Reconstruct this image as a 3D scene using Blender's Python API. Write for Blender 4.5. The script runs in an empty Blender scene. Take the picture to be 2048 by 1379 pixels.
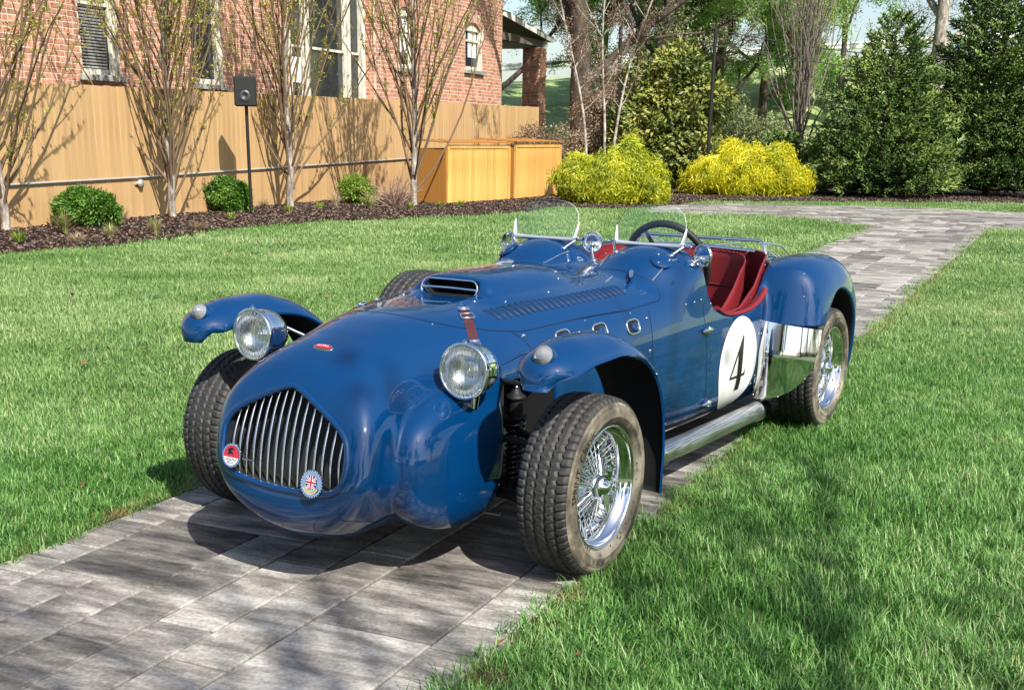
import bpy, bmesh, math, random
import numpy as np
from mathutils import Vector, Matrix, Euler
R = math.radians
rnd = random.Random(7)
np.random.seed(3)
scene = bpy.context.scene
COL = scene.collection

# ------------------------------------------------------------------ camera, sky, sun, exposure
FPX, PITCH, ROLL, CY, CAMH = 2448.6, 0.3196, 0.0180, 1075.75, 1.3623
_c, _s = math.cos(PITCH), math.sin(PITCH)
cF = np.array([0, _c, -_s]); _U = np.array([0, _s, _c]); _R = np.array([1., 0, 0])
cR = _R*math.cos(ROLL) + _U*math.sin(ROLL)
cU = _U*math.cos(ROLL) - _R*math.sin(ROLL)
cam_data = bpy.data.cameras.new('camera')
cam = bpy.data.objects.new('camera', cam_data); COL.objects.link(cam)
cam_data.sensor_width = 36.0
cam_data.lens = FPX/2048*36
cam_data.shift_y = (CY-689.5)/2048
cam_data.clip_start = 0.05; cam_data.clip_end = 2000
cam.matrix_world = Matrix(((cR[0], cU[0], -cF[0], 0), (cR[1], cU[1], -cF[1], 0), (cR[2], cU[2], -cF[2], CAMH), (0, 0, 0, 1)))
scene.camera = cam

SUN = Vector((0.50, -0.865, 1.0)).normalized()      # towards the sun
world = bpy.data.worlds.new('World'); scene.world = world; world.use_nodes = True
wn = world.node_tree.nodes; wl = world.node_tree.links
bg = wn['Background']; bg.inputs['Strength'].default_value = 0.11
sky = wn.new('ShaderNodeTexSky'); sky.sky_type = 'NISHITA'; sky.sun_disc = False
sky.sun_elevation = math.asin(SUN.z); sky.sun_rotation = math.atan2(SUN.x, SUN.y)
sky.dust_density = 1.6; sky.air_density = 1.0; sky.ozone_density = 1.2
wl.new(sky.outputs[0], bg.inputs[0])
sd = bpy.data.lights.new('sun', 'SUN'); sd.energy = 5.0; sd.angle = R(0.53); sd.color = (1, .955, .87)
sun = bpy.data.objects.new('sun', sd); COL.objects.link(sun)
sun.rotation_euler = SUN.to_track_quat('Z', 'Y').to_euler()
vs = scene.view_settings
vs.view_transform = 'Standard'; vs.look = 'None'; vs.gamma = 1; vs.exposure = 0.76; vs.use_curve_mapping = False
scene.cycles.max_bounces = 8; scene.cycles.transparent_max_bounces = 16
scene.cycles.use_denoising = True
scene.cycles.sample_clamp_indirect = 6.0
scene.cycles.caustics_reflective = False; scene.cycles.caustics_refractive = False

# ------------------------------------------------------------------ helpers
def px(u, v, z=0.0):
    """ground (or height z) point that a pixel of the 2048 wide photograph looks at"""
    d = cF + cR*(u-1024)/FPX - cU*(v-CY)/FPX
    t = (z-CAMH)/d[2]
    return Vector((d[0]*t, d[1]*t, z))
def px_at(u, v, Y):
    d = cF + cR*(u-1024)/FPX - cU*(v-CY)/FPX
    t = Y/d[1]
    return Vector((d[0]*t, Y, CAMH+d[2]*t))
def px_plane(u, v, P, n):
    d = Vector(cF + cR*(u-1024)/FPX - cU*(v-CY)/FPX); C = Vector((0, 0, CAMH))
    t = (Vector(P)-C).dot(n)/d.dot(n)
    return C+d*t

def link(o, parent=None):
    COL.objects.link(o)
    if parent is not None: o.parent = parent
    return o
def tag(o, label=None, cat=None, group=None, kind=None):
    if label: o['label'] = label
    if cat: o['category'] = cat
    if group: o['group'] = group
    if kind: o['kind'] = kind
    return o
def empty(name, loc=(0, 0, 0), rz=0, label=None, cat=None, group=None):
    o = bpy.data.objects.new(name, None); o.location = loc; o.rotation_euler = (0, 0, rz)
    o.empty_display_size = .1
    link(o); return tag(o, label, cat, group)
def copy_tree(o, parent=None):
    c = o.copy(); COL.objects.link(c); c.parent = parent
    for ch in list(o.children): copy_tree(ch, c)
    return c

class MB:
    """collects vertices and faces of one mesh"""
    def __init__(s): s.v = []; s.f = []; s.m = []; s.sm = []
    def add(s, vs, fs, mi=0, smooth=False):
        b = len(s.v); s.v.extend([tuple(map(float, q)) for q in vs])
        for f in fs: s.f.append([b+i for i in f]); s.m.append(mi); s.sm.append(smooth)
    def box(s, c, size, rot=None, mi=0, bev=0):
        x, y, z = [q/2 for q in size]
        if bev <= 0:
            vs = [Vector((a*x, b*y, d*z)) for a in (-1, 1) for b in (-1, 1) for d in (-1, 1)]
            fs = [(0, 1, 3, 2), (4, 6, 7, 5), (0, 4, 5, 1), (2, 3, 7, 6), (0, 2, 6, 4), (1, 5, 7, 3)]
        else:
            b = min(bev, x*.49, y*.49, z*.49)
            bm = bmesh.new(); bmesh.ops.create_cube(bm, size=1)
            for q in bm.verts: q.co = Vector((q.co.x*2*x, q.co.y*2*y, q.co.z*2*z))
            bmesh.ops.bevel(bm, geom=bm.edges[:], offset=b, segments=1, affect='EDGES')
            vs = [q.co.copy() for q in bm.verts]; bm.verts.index_update()
            fs = [[q.index for q in f.verts] for f in bm.faces]; bm.free()
        if rot is not None: vs = [rot @ q for q in vs]
        c = Vector(c); s.add([q+c for q in vs], fs, mi)
        return s
    def tube(s, pts, r, n=8, mi=0, caps=True, closed=False, ell=None):
        pts = [Vector(p) for p in pts]; N = len(pts)
        rs = r if isinstance(r, (list, tuple)) else [r]*N
        vs = []; up = None
        for i, p in enumerate(pts):
            if closed: t = pts[(i+1) % N]-pts[i-1]
            else: t = pts[min(i+1, N-1)]-pts[max(i-1, 0)]
            t.normalize()
            if up is None:
                up = Vector((0, 0, 1)) if abs(t.z) < .9 else Vector((1, 0, 0))
            a = (up - t*up.dot(t))
            if a.length < 1e-6: a = t.orthogonal()
            a.normalize(); b = t.cross(a); up = a
            for k in range(n):
                th = 2*math.pi*k/n
                e = (1, 1) if ell is None else ell
                vs.append(p + a*math.cos(th)*rs[i]*e[0] + b*math.sin(th)*rs[i]*e[1])
        fs = []
        for i in range(N if closed else N-1):
            j = (i+1) % N
            for k in range(n):
                l = (k+1) % n
                fs.append((i*n+k, i*n+l, j*n+l, j*n+k))
        s.add(vs, fs, mi, True)
        if caps and not closed:
            s.add([vs[k] for k in range(n)][::-1], [list(range(n))], mi)
            s.add([vs[(N-1)*n+k] for k in range(n)], [list(range(n))], mi)
        return s
    def lathe(s, prof, c=(0, 0, 0), axis='y', n=32, mi=0, rot=None):
        """prof: (radius, height) pairs turned about the axis"""
        vs = []; P = len(prof)
        for k in range(n):
            th = 2*math.pi*k/n; ct, st = math.cos(th), math.sin(th)
            for r, h in prof:
                v = {'y': (r*ct, h, r*st), 'z': (r*ct, r*st, h), 'x': (h, r*ct, r*st)}[axis]
                vs.append(Vector(v))
        fs = []
        for k in range(n):
            l = (k+1) % n
            for i in range(P-1):
                f = (k*P+i, l*P+i, l*P+i+1, k*P+i+1)
                fs.append(f)
        if rot is not None: vs = [rot @ q for q in vs]
        c = Vector(c); s.add([q+c for q in vs], fs, mi, True)
        return s
    def build(s, name, mats, parent=None, loc=None, smooth=None):
        me = bpy.data.meshes.new(name); me.from_pydata(s.v, [], s.f); me.update()
        if not isinstance(mats, (list, tuple)): mats = [mats]
        for m in mats: me.materials.append(m)
        me.polygons.foreach_set('material_index', s.m)
        me.polygons.foreach_set('use_smooth', s.sm if smooth is None else [smooth]*len(s.f))
        o = bpy.data.objects.new(name, me); link(o, parent)
        if loc is not None: o.location = loc
        return o
def fast_mesh(name, V, Fq, mats, parent=None, smooth=False, normals=None, mat_idx=None):
    """V (n,3) array, Fq (m,k) array of same sized faces"""
    V = np.asarray(V, np.float32); Fq = np.asarray(Fq, np.int32)
    me = bpy.data.meshes.new(name)
    me.vertices.add(len(V)); me.vertices.foreach_set('co', V.ravel())
    m, k = Fq.shape
    me.loops.add(m*k); me.loops.foreach_set('vertex_index', Fq.ravel())
    me.polygons.add(m)
    me.polygons.foreach_set('loop_start', np.arange(0, m*k, k, dtype=np.int32))
    if not isinstance(mats, (list, tuple)): mats = [mats]
    for mt in mats: me.materials.append(mt)
    if mat_idx is not None: me.polygons.foreach_set('material_index', np.asarray(mat_idx, np.int32))
    me.polygons.foreach_set('use_smooth', np.full(m, smooth, bool))
    me.update(calc_edges=True)
    if normals is not None: me.normals_split_custom_set_from_vertices(np.asarray(normals, np.float32))
    o = bpy.data.objects.new(name, me); link(o, parent)
    return o

# ------------------------------------------------------------------ materials
def mat(name, col=(.5, .5, .5), rough=.5, metal=0, coat=0, spec=.5, trans=0, ior=1.45, coat_rough=.03):
    m = bpy.data.materials.new(name); m.use_nodes = True
    b = m.node_tree.nodes['Principled BSDF']
    b.inputs['Base Color'].default_value = (*col, 1)
    b.inputs['Roughness'].default_value = rough; b.inputs['Metallic'].default_value = metal
    b.inputs['Coat Weight'].default_value = coat; b.inputs['Coat Roughness'].default_value = coat_rough
    b.inputs['Specular IOR Level'].default_value = spec
    b.inputs['Transmission Weight'].default_value = trans; b.inputs['IOR'].default_value = ior
    return m
def nd(m, t, **kw):
    n = m.node_tree.nodes.new(t)
    for k, v in kw.items():
        if k.startswith('i_'):
            key = k[2:].replace('_', ' ')
            n.inputs[int(key) if key.isdigit() else key].default_value = v
        else: setattr(n, k, v)
    return n
def lk(m, a, b): m.node_tree.links.new(a, b)
def ramp(m, fac, stops):
    r = nd(m, 'ShaderNodeValToRGB'); e = r.color_ramp.elements
    while len(e) < len(stops): e.new(.5)
    for q, (p, c) in zip(e, stops):
        q.position = p; q.color = (*c, 1) if len(c) == 3 else c
    lk(m, fac, r.inputs[0]); return r.outputs[0]
def noise(m, scale, detail=4, rough=.55, coord='Object', mscale=None, rot=None):
    tc = nd(m, 'ShaderNodeTexCoord'); out = tc.outputs[coord]
    if mscale or rot:
        mp = nd(m, 'ShaderNodeMapping')
        if mscale: mp.inputs['Scale'].default_value = mscale
        if rot: mp.inputs['Rotation'].default_value = rot
        lk(m, out, mp.inputs[0]); out = mp.outputs[0]
    n = nd(m, 'ShaderNodeTexNoise'); n.inputs['Scale'].default_value = scale
    n.inputs['Detail'].default_value = detail; n.inputs['Roughness'].default_value = rough
    lk(m, out, n.inputs['Vector']); return n.outputs['Fac']
def bump(m, fac, strength=.3, dist=.01):
    b = nd(m, 'ShaderNodeBump'); b.inputs['Strength'].default_value = strength; b.inputs['Distance'].default_value = dist
    lk(m, fac, b.inputs['Height']); lk(m, b.outputs[0], m.node_tree.nodes['Principled BSDF'].inputs['Normal'])
    return b
def base(m): return m.node_tree.nodes['Principled BSDF'].inputs['Base Color']
def rand_var(m, col_socket, amt=.25, hue=.0):
    """vary a colour from object to object"""
    oi = nd(m, 'ShaderNodeObjectInfo'); hs = nd(m, 'ShaderNodeHueSaturation')
    mr = nd(m, 'ShaderNodeMapRange'); mr.inputs['To Min'].default_value = 1-amt; mr.inputs['To Max'].default_value = 1+amt
    lk(m, oi.outputs['Random'], mr.inputs[0]); lk(m, mr.outputs[0], hs.inputs['Value'])
    lk(m, col_socket, hs.inputs['Color']); return hs.outputs[0]
# ================================================================== THE CAR
M_blue = mat('blue_paint', (.0001, .030, .108), .5, coat=1, coat_rough=.004, spec=.05)
M_blue.node_tree.nodes['Principled BSDF'].inputs['Coat IOR'].default_value = 1.6

M_black = mat('matt_black', (.006, .006, .007), .6)
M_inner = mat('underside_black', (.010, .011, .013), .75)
M_chrome = mat('chrome', (.86, .87, .88), .04, 1)
M_steel = mat('polished_steel', (.62, .63, .63), .16, 1)
M_seam = mat('seam_dark', (.001, .008, .03), .5)
M_red = mat('red_leather', (.165, .015, .020), .42, spec=.4)
_n = noise(M_red, 60, 4); bump(M_red, _n, .12, .003)
M_strap = mat('brown_leather', (.055, .012, .014), .5)
M_white = mat('white_vinyl', (.80, .80, .78), .35, coat=.3)
M_ink = mat('black_vinyl', (.008, .008, .009), .35)
M_glass = mat('clear_glass', (.93, 1, .96), .0, trans=1, ior=1.45)
M_rubber = mat('rubber_trim', (.012, .012, .013), .5)
M_dkred = mat('dark_leather', (.09, .012, .014), .6)

def pchip(xs, ys):
    xs = np.array(xs, float); ys = np.array(ys, float)
    o = np.argsort(xs); xs = xs[o]; ys = ys[o]
    h = np.diff(xs); d = np.diff(ys)/h; m = np.zeros(len(xs))
    for i in range(1, len(xs)-1):
        if d[i-1]*d[i] > 0:
            w1 = 2*h[i]+h[i-1]; w2 = h[i]+2*h[i-1]; m[i] = (w1+w2)/(w1/d[i-1]+w2/d[i])
    m[0] = d[0]; m[-1] = d[-1]
    def f(x):
        x = np.clip(x, xs[0], xs[-1]); i = np.clip(np.searchsorted(xs, x)-1, 0, len(xs)-2)
        t = (x-xs[i])/h[i]
        return ys[i]*(1+2*t)*(1-t)**2 + m[i]*h[i]*t*(1-t)**2 + ys[i+1]*t*t*(3-2*t) + m[i+1]*h[i]*t*t*(t-1)
    lx = np.linspace(xs[0], xs[-1], 3000); ly = f(lx)
    return lambda x: np.interp(x, lx, ly)
def smin(a, b, k):
    h = np.clip(.5+.5*(b-a)/k, 0, 1); return b*(1-h)+a*h - k*h*(1-h)
def smax(a, b, k): return -smin(-a, -b, k)

bW = pchip([.70, .66, .60, .52, .40, .20, 0, -.4, -.9, -1.5, -2.1, -2.5, -2.9, -3.2, -3.40, -3.50],
           [.286, .298, .304, .304, .306, .335, .375, .412, .463, .500, .512, .505, .45, .34, .20, .05])
bT = pchip([.70, .68, .64, .59, .52, .42, .28, .1, -.3, -.9, -1.4, -1.9, -2.3, -2.7, -3.0, -3.25, -3.42, -3.5],
           [.638, .655, .684, .714, .740, .765, .789, .802, .812, .825, .842, .838, .834, .79, .70, .58, .49, .46])
bB = pchip([.70, .66, .60, .5, .4, .2, 0, -.5, -2.2, -2.8, -3.2, -3.5], [.288, .240, .190, .148, .130, .130, .140, .118, .108, .215, .32, .38])
bN = pchip([.70, .5, .2, -.5, -1.5, -2.3, -3.0, -3.5], [2.7, 2.55, 2.7, 3.2, 3.6, 3.4, 2.6, 2.2])
def ell(x, y, z, c, r, n=2.0):
    q = (np.abs((x-c[0])/r[0])**n + np.abs((y-c[1])/r[1])**n + np.abs((z-c[2])/r[2])**n)**(1/n)
    return (q-1)*min(r)
# grille opening, (y, z) outline of one half
GR = [(0, .622), (.024, .616), (.07, .596), (.12, .572), (.172, .546), (.212, .522), (.232, .495), (.238, .46), (.237, .41), (.228, .374), (.203, .354), (.15, .345), (.08, .340), (0, .338)]
def poly_sdf(y, z, P):
    P = np.array(P); n = len(P); d = np.full(y.shape, 1e9); s = np.ones(y.shape, bool)
    ins = np.zeros(y.shape, bool)
    for i in range(n):
        a = P[i]; b = P[(i+1) % n]; e = b-a; wy = y-a[0]; wz = z-a[1]
        t = np.clip((wy*e[0]+wz*e[1])/(e@e), 0, 1)
        d = np.minimum(d, (wy-e[0]*t)**2+(wz-e[1]*t)**2)
        c = ((a[1] > z) != (b[1] > z)) & (y < (b[0]-a[0])*(z-a[1])/(b[1]-a[1]+1e-12)+a[0])
        ins ^= c
    d = np.sqrt(d); return np.where(ins, -d, d)
GRP = GR + [(-a, b) for a, b in GR[-2:0:-1]]
_gy, _gz = np.meshgrid(np.linspace(0, .9, 226), np.linspace(0, 1.0, 251), indexing='ij')
_GT = poly_sdf(_gy, _gz, GRP)
def grille_sdf(y, z):
    a = np.clip(y/.004, 0, 224.999); b = np.clip(z/.004, 0, 249.999); i = a.astype(int); j = b.astype(int); a = a-i; b = b-j
    return _GT[i, j]*(1-a)*(1-b)+_GT[i+1, j]*a*(1-b)+_GT[i, j+1]*(1-a)*b+_GT[i+1, j+1]*a*b
def body_parts(x, y, z):
    y = np.abs(y)
    xs = x + .36*(z-.35)*np.clip((x+.15)/.5, 0, 1)        # raked nose
    W, T, B, n = bW(xs), bT(xs), bB(xs), bN(xs)
    zc = .43
    H = np.maximum(np.where(z > zc, T-zc, zc-B), .02)
    n = np.where(z < zc, n-.45*np.clip((x+.1)/.3, 0, 1)*np.clip((zc-z)/.1, 0, 1), n)
    q = ((y/W)**n + (np.abs(z-zc)/H)**n + 1e-9)**(1/n)
    main = (q-1)*np.minimum(W, H)
    main = smax(main, xs-.688, .055)
    # central crease ridge falling away to the sides of the bonnet
    pod = ell(x, y, z, (.10, .302, .375), (.400, .127, .222), 2.8)
    pod = smax(pod, .030+.11*np.clip(.55-z, 0, 1)-x, .02)
    f = smin(main, pod, .016)
    # headlamp shoulder blister
    f = smin(f, ell(x, y, z, (-.05, .30, .60), (.26, .10, .09)), .05)
    # bonnet air scoop
    sc = ell(x, y, z, (-.55, 0, .785), (.43, .195, .102), 2.7)
    sc = smax(sc, x+.262+(z-.80)*.35, .03)
    f = smin(f, sc, .03)
    f = smin(f, ell(x, y, z, (-.50, 0, .785), (.35, .232, .042), 3.0), .008)
    # two cowl humps
    hp = ell(x, y, z, (-1.44, .250, .765), (.29, .225, .165), 2.15)
    f = smin(f, hp, .05)
    # rear wings
    wg = ell(x, y, z, (-2.54, .545, .44), (.50, .222, .388), 2.6)
    wg = smax(wg, x+2.10+.09*np.clip((z-.38)/.3, 0, 1.3)+1.4*np.maximum(y-.51, 0)**2, .04)
    wg = smax(wg, .19-z, .02)
    wg = smax(wg, np.minimum(.53-z, x+2.40), .01)
    f = smin(f, wg, .03+.06*np.clip((-2.22-x)/.25, 0, 1))
    return f
def cutters(x, y, z):
    y = np.abs(y)
    xs = x + .36*(z-.35)
    g = grille_sdf(y, z)
    pocket = np.maximum(g, .60-xs)
    lip = np.maximum(g-.014, .676-xs)                    # shallow flange round the grille
    # cockpit
    ck = ell(x, y, z, (-1.99, 0, .72), (.53, .455, .48), 4.4)
    ck = np.maximum(ck, .20-z)
    ck = smin(ck, np.maximum(ell(x, y*0, z, (-1.86, 0, .90), (.375, 9, .285), 2.6), .30-y), .02)
    # front suspension bay
    bay = np.maximum(np.maximum(np.abs(x+.16)-.185, .20-y), z-.585)
    # rear wheel wells
    ww = np.maximum((np.sqrt(((x+2.545)/.300)**2+((np.minimum(z-.30, 0)*.6+np.maximum(z-.30, 0))/.375)**2)-1)*.34, .505-y)
    # scoop mouth (stadium)
    yy = np.maximum(y-.088, 0); mouth = np.maximum(np.sqrt(yy**2+(z-.836)**2)-.0265, -x-.40)
    # underside is open
    return dict(pocket=pocket, ck=ck, bay=bay, ww=ww, mouth=mouth)
CK = dict(pocket=.006, ck=.012, bay=.01, ww=.014, mouth=.008)
def F(x, y, z):
    f = body_parts(x, y, z)
    for k, c in cutters(x, y, z).items(): f = smax(f, -c, CK[k])
    return f
def grad(fun, P, e=.0015):
    g = np.empty_like(P)
    for a in range(3):
        d = np.zeros(3); d[a] = e; A = P+d; B = P-d
        g[:, a] = (fun(A[:, 0], A[:, 1], A[:, 2])-fun(B[:, 0], B[:, 1], B[:, 2]))/(2*e)
    return g
def surface_nets(fun, lo, hi, h):
    xs = np.arange(lo[0], hi[0]+h, h); ys = np.arange(-h/2, hi[1]+h, h); zs = np.arange(lo[2], hi[2]+h, h)
    nx, ny, nz = len(xs), len(ys), len(zs)
    V = np.empty((nx, ny, nz), np.float32)
    YY, ZZ = np.meshgrid(ys, zs, indexing='ij'); sh = YY.shape
    for i0 in range(0, nx, 16):
        X = xs[i0:i0+16]; n = len(X)
        V[i0:i0+16] = fun(np.broadcast_to(X[:, None, None], (n,)+sh), np.broadcast_to(YY, (n,)+sh), np.broadcast_to(ZZ, (n,)+sh))
    S = V < 0
    cs = (nx-1, ny-1, nz-1); cnt = np.zeros(cs, np.int8); acc = np.zeros(cs+(3,), np.float32)
    G = [xs, ys, zs]
    for ax in range(3):
        o = [b for b in range(3) if b != ax]
        sl0 = [slice(None)]*3; sl1 = [slice(None)]*3; sl0[ax] = slice(0, -1); sl1[ax] = slice(1, None)
        A = V[tuple(sl0)]; B = V[tuple(sl1)]; ch = S[tuple(sl0)] != S[tuple(sl1)]
        t = np.where(ch, A/np.where(ch, A-B, 1), 0).astype(np.float32)
        for p in (0, 1):
            for q in (0, 1):
                s = [slice(None)]*3
                s[o[0]] = slice(p, cs[o[0]]+p); s[o[1]] = slice(q, cs[o[1]]+q)
                c = ch[tuple(s)]; tt = t[tuple(s)]
                cnt += c
                acc[..., ax] += c*tt; acc[..., o[0]] += c*p; acc[..., o[1]] += c*q
    act = cnt > 0; idx = np.full(cs, -1, np.int64); idx[act] = np.arange(act.sum())
    ii = np.argwhere(act); P = acc[act]/cnt[act][:, None]
    P = np.stack([xs[0]+(ii[:, 0]+P[:, 0])*h, ys[0]+(ii[:, 1]+P[:, 1])*h, zs[0]+(ii[:, 2]+P[:, 2])*h], 1).astype(np.float64)
    quads = []
    for ax in range(3):
        o = [(1, 2), (2, 0), (0, 1)][ax]
        sl0 = [slice(None)]*3; sl1 = [slice(None)]*3; sl0[ax] = slice(0, -1); sl1[ax] = slice(1, None)
        ch = S[tuple(sl0)] != S[tuple(sl1)]
        e = np.argwhere(ch); e = e[(e[:, o[0]] > 0) & (e[:, o[1]] > 0)]
        lim = np.array(cs); e = e[(e[:, o[0]] < lim[o[0]]) & (e[:, o[1]] < lim[o[1]])]
        def cell(da, db):
            c = e.copy(); c[:, o[0]] -= da; c[:, o[1]] -= db; return idx[c[:, 0], c[:, 1], c[:, 2]]
        q = np.stack([cell(1, 1), cell(0, 1), cell(0, 0), cell(1, 0)], 1)
        flip = ~S[e[:, 0], e[:, 1], e[:, 2]]
        q[flip] = q[flip][:, ::-1]; quads.append(q)
    Q = np.concatenate(quads); Q = Q[(Q >= 0).all(1)]
    c0 = ii[:, 1] == 0
    P[c0, 1] = 0
    return P, Q, c0
def newton(P, fun=F, it=3):
    for _ in range(it):
        f = fun(P[:, 0], P[:, 1], P[:, 2]); g = grad(fun, P); g2 = (g**2).sum(1)+1e-9
        st = f/g2; ln = np.abs(st)*np.sqrt(g2); st *= np.minimum(1, .004/np.maximum(ln, 1e-9))
        P -= st[:, None]*g
    return P

CARX, CARY, YAW = -.3777, 4.1646, 1.0328
car = empty('vintage_roadster', (CARX, CARY, 0), math.atan2(-math.sin(YAW), -math.cos(YAW)),
            'low dark blue open racing roadster with white number 4 circle parked on the path', 'car')
Pb, Qb, c0 = surface_nets(F, (-3.52, 0, .08), (.74, .88, .99), .0088)
y0 = Pb[:, 1].copy(); Pb = newton(Pb); Pb[c0, 1] = 0
Nb = grad(F, Pb, .002); Nb[c0, 1] = 0; Nb /= np.linalg.norm(Nb, axis=1)[:, None]+1e-9
# mirror
nv = len(Pb); mir = np.arange(nv)+nv; mir[c0] = np.where(c0)[0]
P2 = Pb*[1, -1, 1]; N2 = Nb*[1, -1, 1]
PV = np.concatenate([Pb, P2]); NV = np.concatenate([Nb, N2]); QV = np.concatenate([Qb, mir[Qb][:, ::-1]])
ct = PV[QV].mean(1)
cu = cutters(ct[:, 0], ct[:, 1], ct[:, 2])
bx = body_parts(ct[:, 0], ct[:, 1], ct[:, 2])
mi = np.zeros(len(QV), int)
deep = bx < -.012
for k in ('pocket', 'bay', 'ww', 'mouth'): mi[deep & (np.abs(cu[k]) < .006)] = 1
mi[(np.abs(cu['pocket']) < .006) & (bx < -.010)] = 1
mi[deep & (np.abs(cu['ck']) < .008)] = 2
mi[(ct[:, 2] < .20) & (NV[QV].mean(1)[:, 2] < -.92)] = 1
# region masks: bonnet lid, doors, body
HOOD_EDGE = [(.135, 0), (.128, .10), (.095, .175), (.025, .241), (-.10, .298), (-.211, .327), (-.542, .360), (-.872, .402), (-1.064, .415), (-1.15, .422), (-1.186, .41), (-1.18, .38), (-1.155, .31), (-1.16, .16), (-1.155, 0)]
def hood_in(x, y, z):
    P = HOOD_EDGE + [(a, -b) for a, b in HOOD_EDGE[-2:0:-1]]
    return poly_sdf(x, y, P) < 0
DOOR = [(-1.53, .150), (-1.452, .90), (-2.20, .90), (-2.17, .68), (-2.105, .54), (-2.075, .37), (-2.06, .150)]
is_hood = hood_in(ct[:, 0], ct[:, 1], ct[:, 2]) & (ct[:, 2] > .68) & (mi == 0)
is_door = (np.abs(ct[:, 1]) > .36) & (poly_sdf(ct[:, 0], ct[:, 2], DOOR) < 0) & (mi == 0) & (ct[:, 2] < .76)
is_doorL = is_door & (ct[:, 1] > 0); is_doorR = is_door & (ct[:, 1] < 0)
def submesh(name, mask, mats):
    q = QV[mask]; u, inv = np.unique(q, return_inverse=True)
    return fast_mesh(name, PV[u], inv.reshape(q.shape), mats, car, True, NV[u], mi[mask])
body = submesh('body', ~(is_hood | is_door), [M_blue, M_inner, M_dkred])
hood = submesh('bonnet', is_hood, [M_blue, M_inner, M_dkred])
doorL = submesh('door', is_doorL, [M_blue, M_inner, M_dkred])
doorR = submesh('door', is_doorR, [M_blue, M_inner, M_dkred])

def on_body(P, d):
    """slide points along direction d until they meet the bodywork from outside"""
    P = np.atleast_2d(np.array(P, float)); d = np.array(d, float); d /= np.linalg.norm(d)
    P = P.copy()
    for _ in range(60):
        f = F(P[:, 0], P[:, 1], P[:, 2]); P += np.clip(f, -.02, .05)[:, None]*.8*d
    N = grad(F, P, .003); N /= np.linalg.norm(N, axis=1)[:, None]
    return P, N
def resample(pts, step):
    pts = [np.array(p, float) for p in pts]; out = [pts[0]]
    for a, b in zip(pts[:-1], pts[1:]):
        n = max(1, int(np.linalg.norm(b-a)/step))
        for i in range(1, n+1): out.append(a+(b-a)*i/n)
    return np.array(out)
def smooth_pts(P, n=2):
    P = np.array(P, float)
    for _ in range(n):
        Q = P.copy(); Q[1:-1] = (P[:-2]+2*P[1:-1]+P[2:])/4; P = Q
    return P
def seam(pts, d, parent, w=.0045, lift=.0006, name='panel_seam', m=None, closed=False):
    P = smooth_pts(resample(pts, .015), 3)
    P, N = on_body(P, d)
    T = np.gradient(P, axis=0); S = np.cross(N, T); S /= np.linalg.norm(S, axis=1)[:, None]+1e-9
    A = P+S*w/2+N*lift; B = P-S*w/2+N*lift
    V = np.concatenate([A, B]); n = len(P)
    Q = [(i, i+1, n+i+1, n+i) for i in range(n-1)]
    mb = MB(); mb.add(V, Q, 0, True); return mb.build(name, m or M_seam, parent)
hl = [(a, b, 1.0) for a, b in HOOD_EDGE]
seam(hl[:8], (0, 0, -1), hood); seam([(a, -b, 1.0) for a, b in HOOD_EDGE[:8]], (0, 0, -1), hood)
seam(hl[6:], (0, 0, -1), hood); seam([(a, -b, 1.0) for a, b in HOOD_EDGE[6:]], (0, 0, -1), hood)
seam([(-.174, .9, .722), (-.203, .9, .699), (-.226, .9, .665), (-.235, .9, .60)], (0, -1, 0), body); seam([(-.174, -.9, .722), (-.203, -.9, .699), (-.235, -.9, .60)], (0, 1, 0), body)     # nose to side panel
seam([(-1.028, .9, .712), (-1.011, .9, .655), (-1.00, .9, .56), (-1.0, .9, .2)], (0, -1, 0), body)        # scuttle seam
for s in (1, -1):
    seam([(-1.452, .9*s, .70), (-1.470, .9*s, .60), (-1.51, .9*s, .30), (-1.53, .9*s, .160)], (0, -s, 0), doorL if s > 0 else doorR, .004)
    seam([(-1.525, .9*s, .158), (-2.06, .9*s, .158)], (0, -s, 0), doorL if s > 0 else doorR, .003)
    seam([(-2.180, .9*s, .68), (-2.116, .9*s, .557), (-2.088, .9*s, .374), (-2.08, .9*s, .20)], (0, -s, 0), body, .012, .001, 'wing_gap', M_black)

# ---- grille bars and badges
gp = resample([(.9, a, b) for a, b in GRP+[GRP[0]]], .012)[:-1]
gr_ = []
for q in gp:
    v = np.array([q[1], q[2]-.47]); v = v*(1+.006/np.linalg.norm(v)); gr_.append((.9, v[0], v[1]+.47))
_P, _N = on_body(gr_, (-1, 0, 0)); _P[:, 0] = np.clip(_P[:, 0], .56, .72); _P = _P + 0
for _ in range(3): _P = (np.roll(_P, 1, 0)+2*_P+np.roll(_P, -1, 0))/4
MB().tube([tuple(q) for q in _P], .0105, 10, closed=True).build('grille_surround', M_blue, body)
grille = MB(); grille.box((.50, 0, .48), (.02, .42, .30)); grille = grille.build('grille', M_black, car)
def gtop(y): return np.interp(abs(y), [p[0] for p in GR[:7]], [p[1] for p in GR[:7]])
def gbot(y): return np.interp(abs(y), [p[0] for p in GR[::-1][:5]], [p[1] for p in GR[::-1][:5]])
for i in range(15):
    y = (i-7)*.0298
    zt, zb = gtop(y)+.001, gbot(y)-.001
    pts = []
    for k in range(11):
        t = k/10; z = zb+(zt-zb)*t; xs_ = .667+.016*math.sin(math.pi*t) - .10*abs(y)*abs(y)*2
        pts.append((xs_-.36*(z-.35), y, z))
    MB().tube(pts, .0042, 8).build('grille_bar', M_steel, grille)
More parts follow.
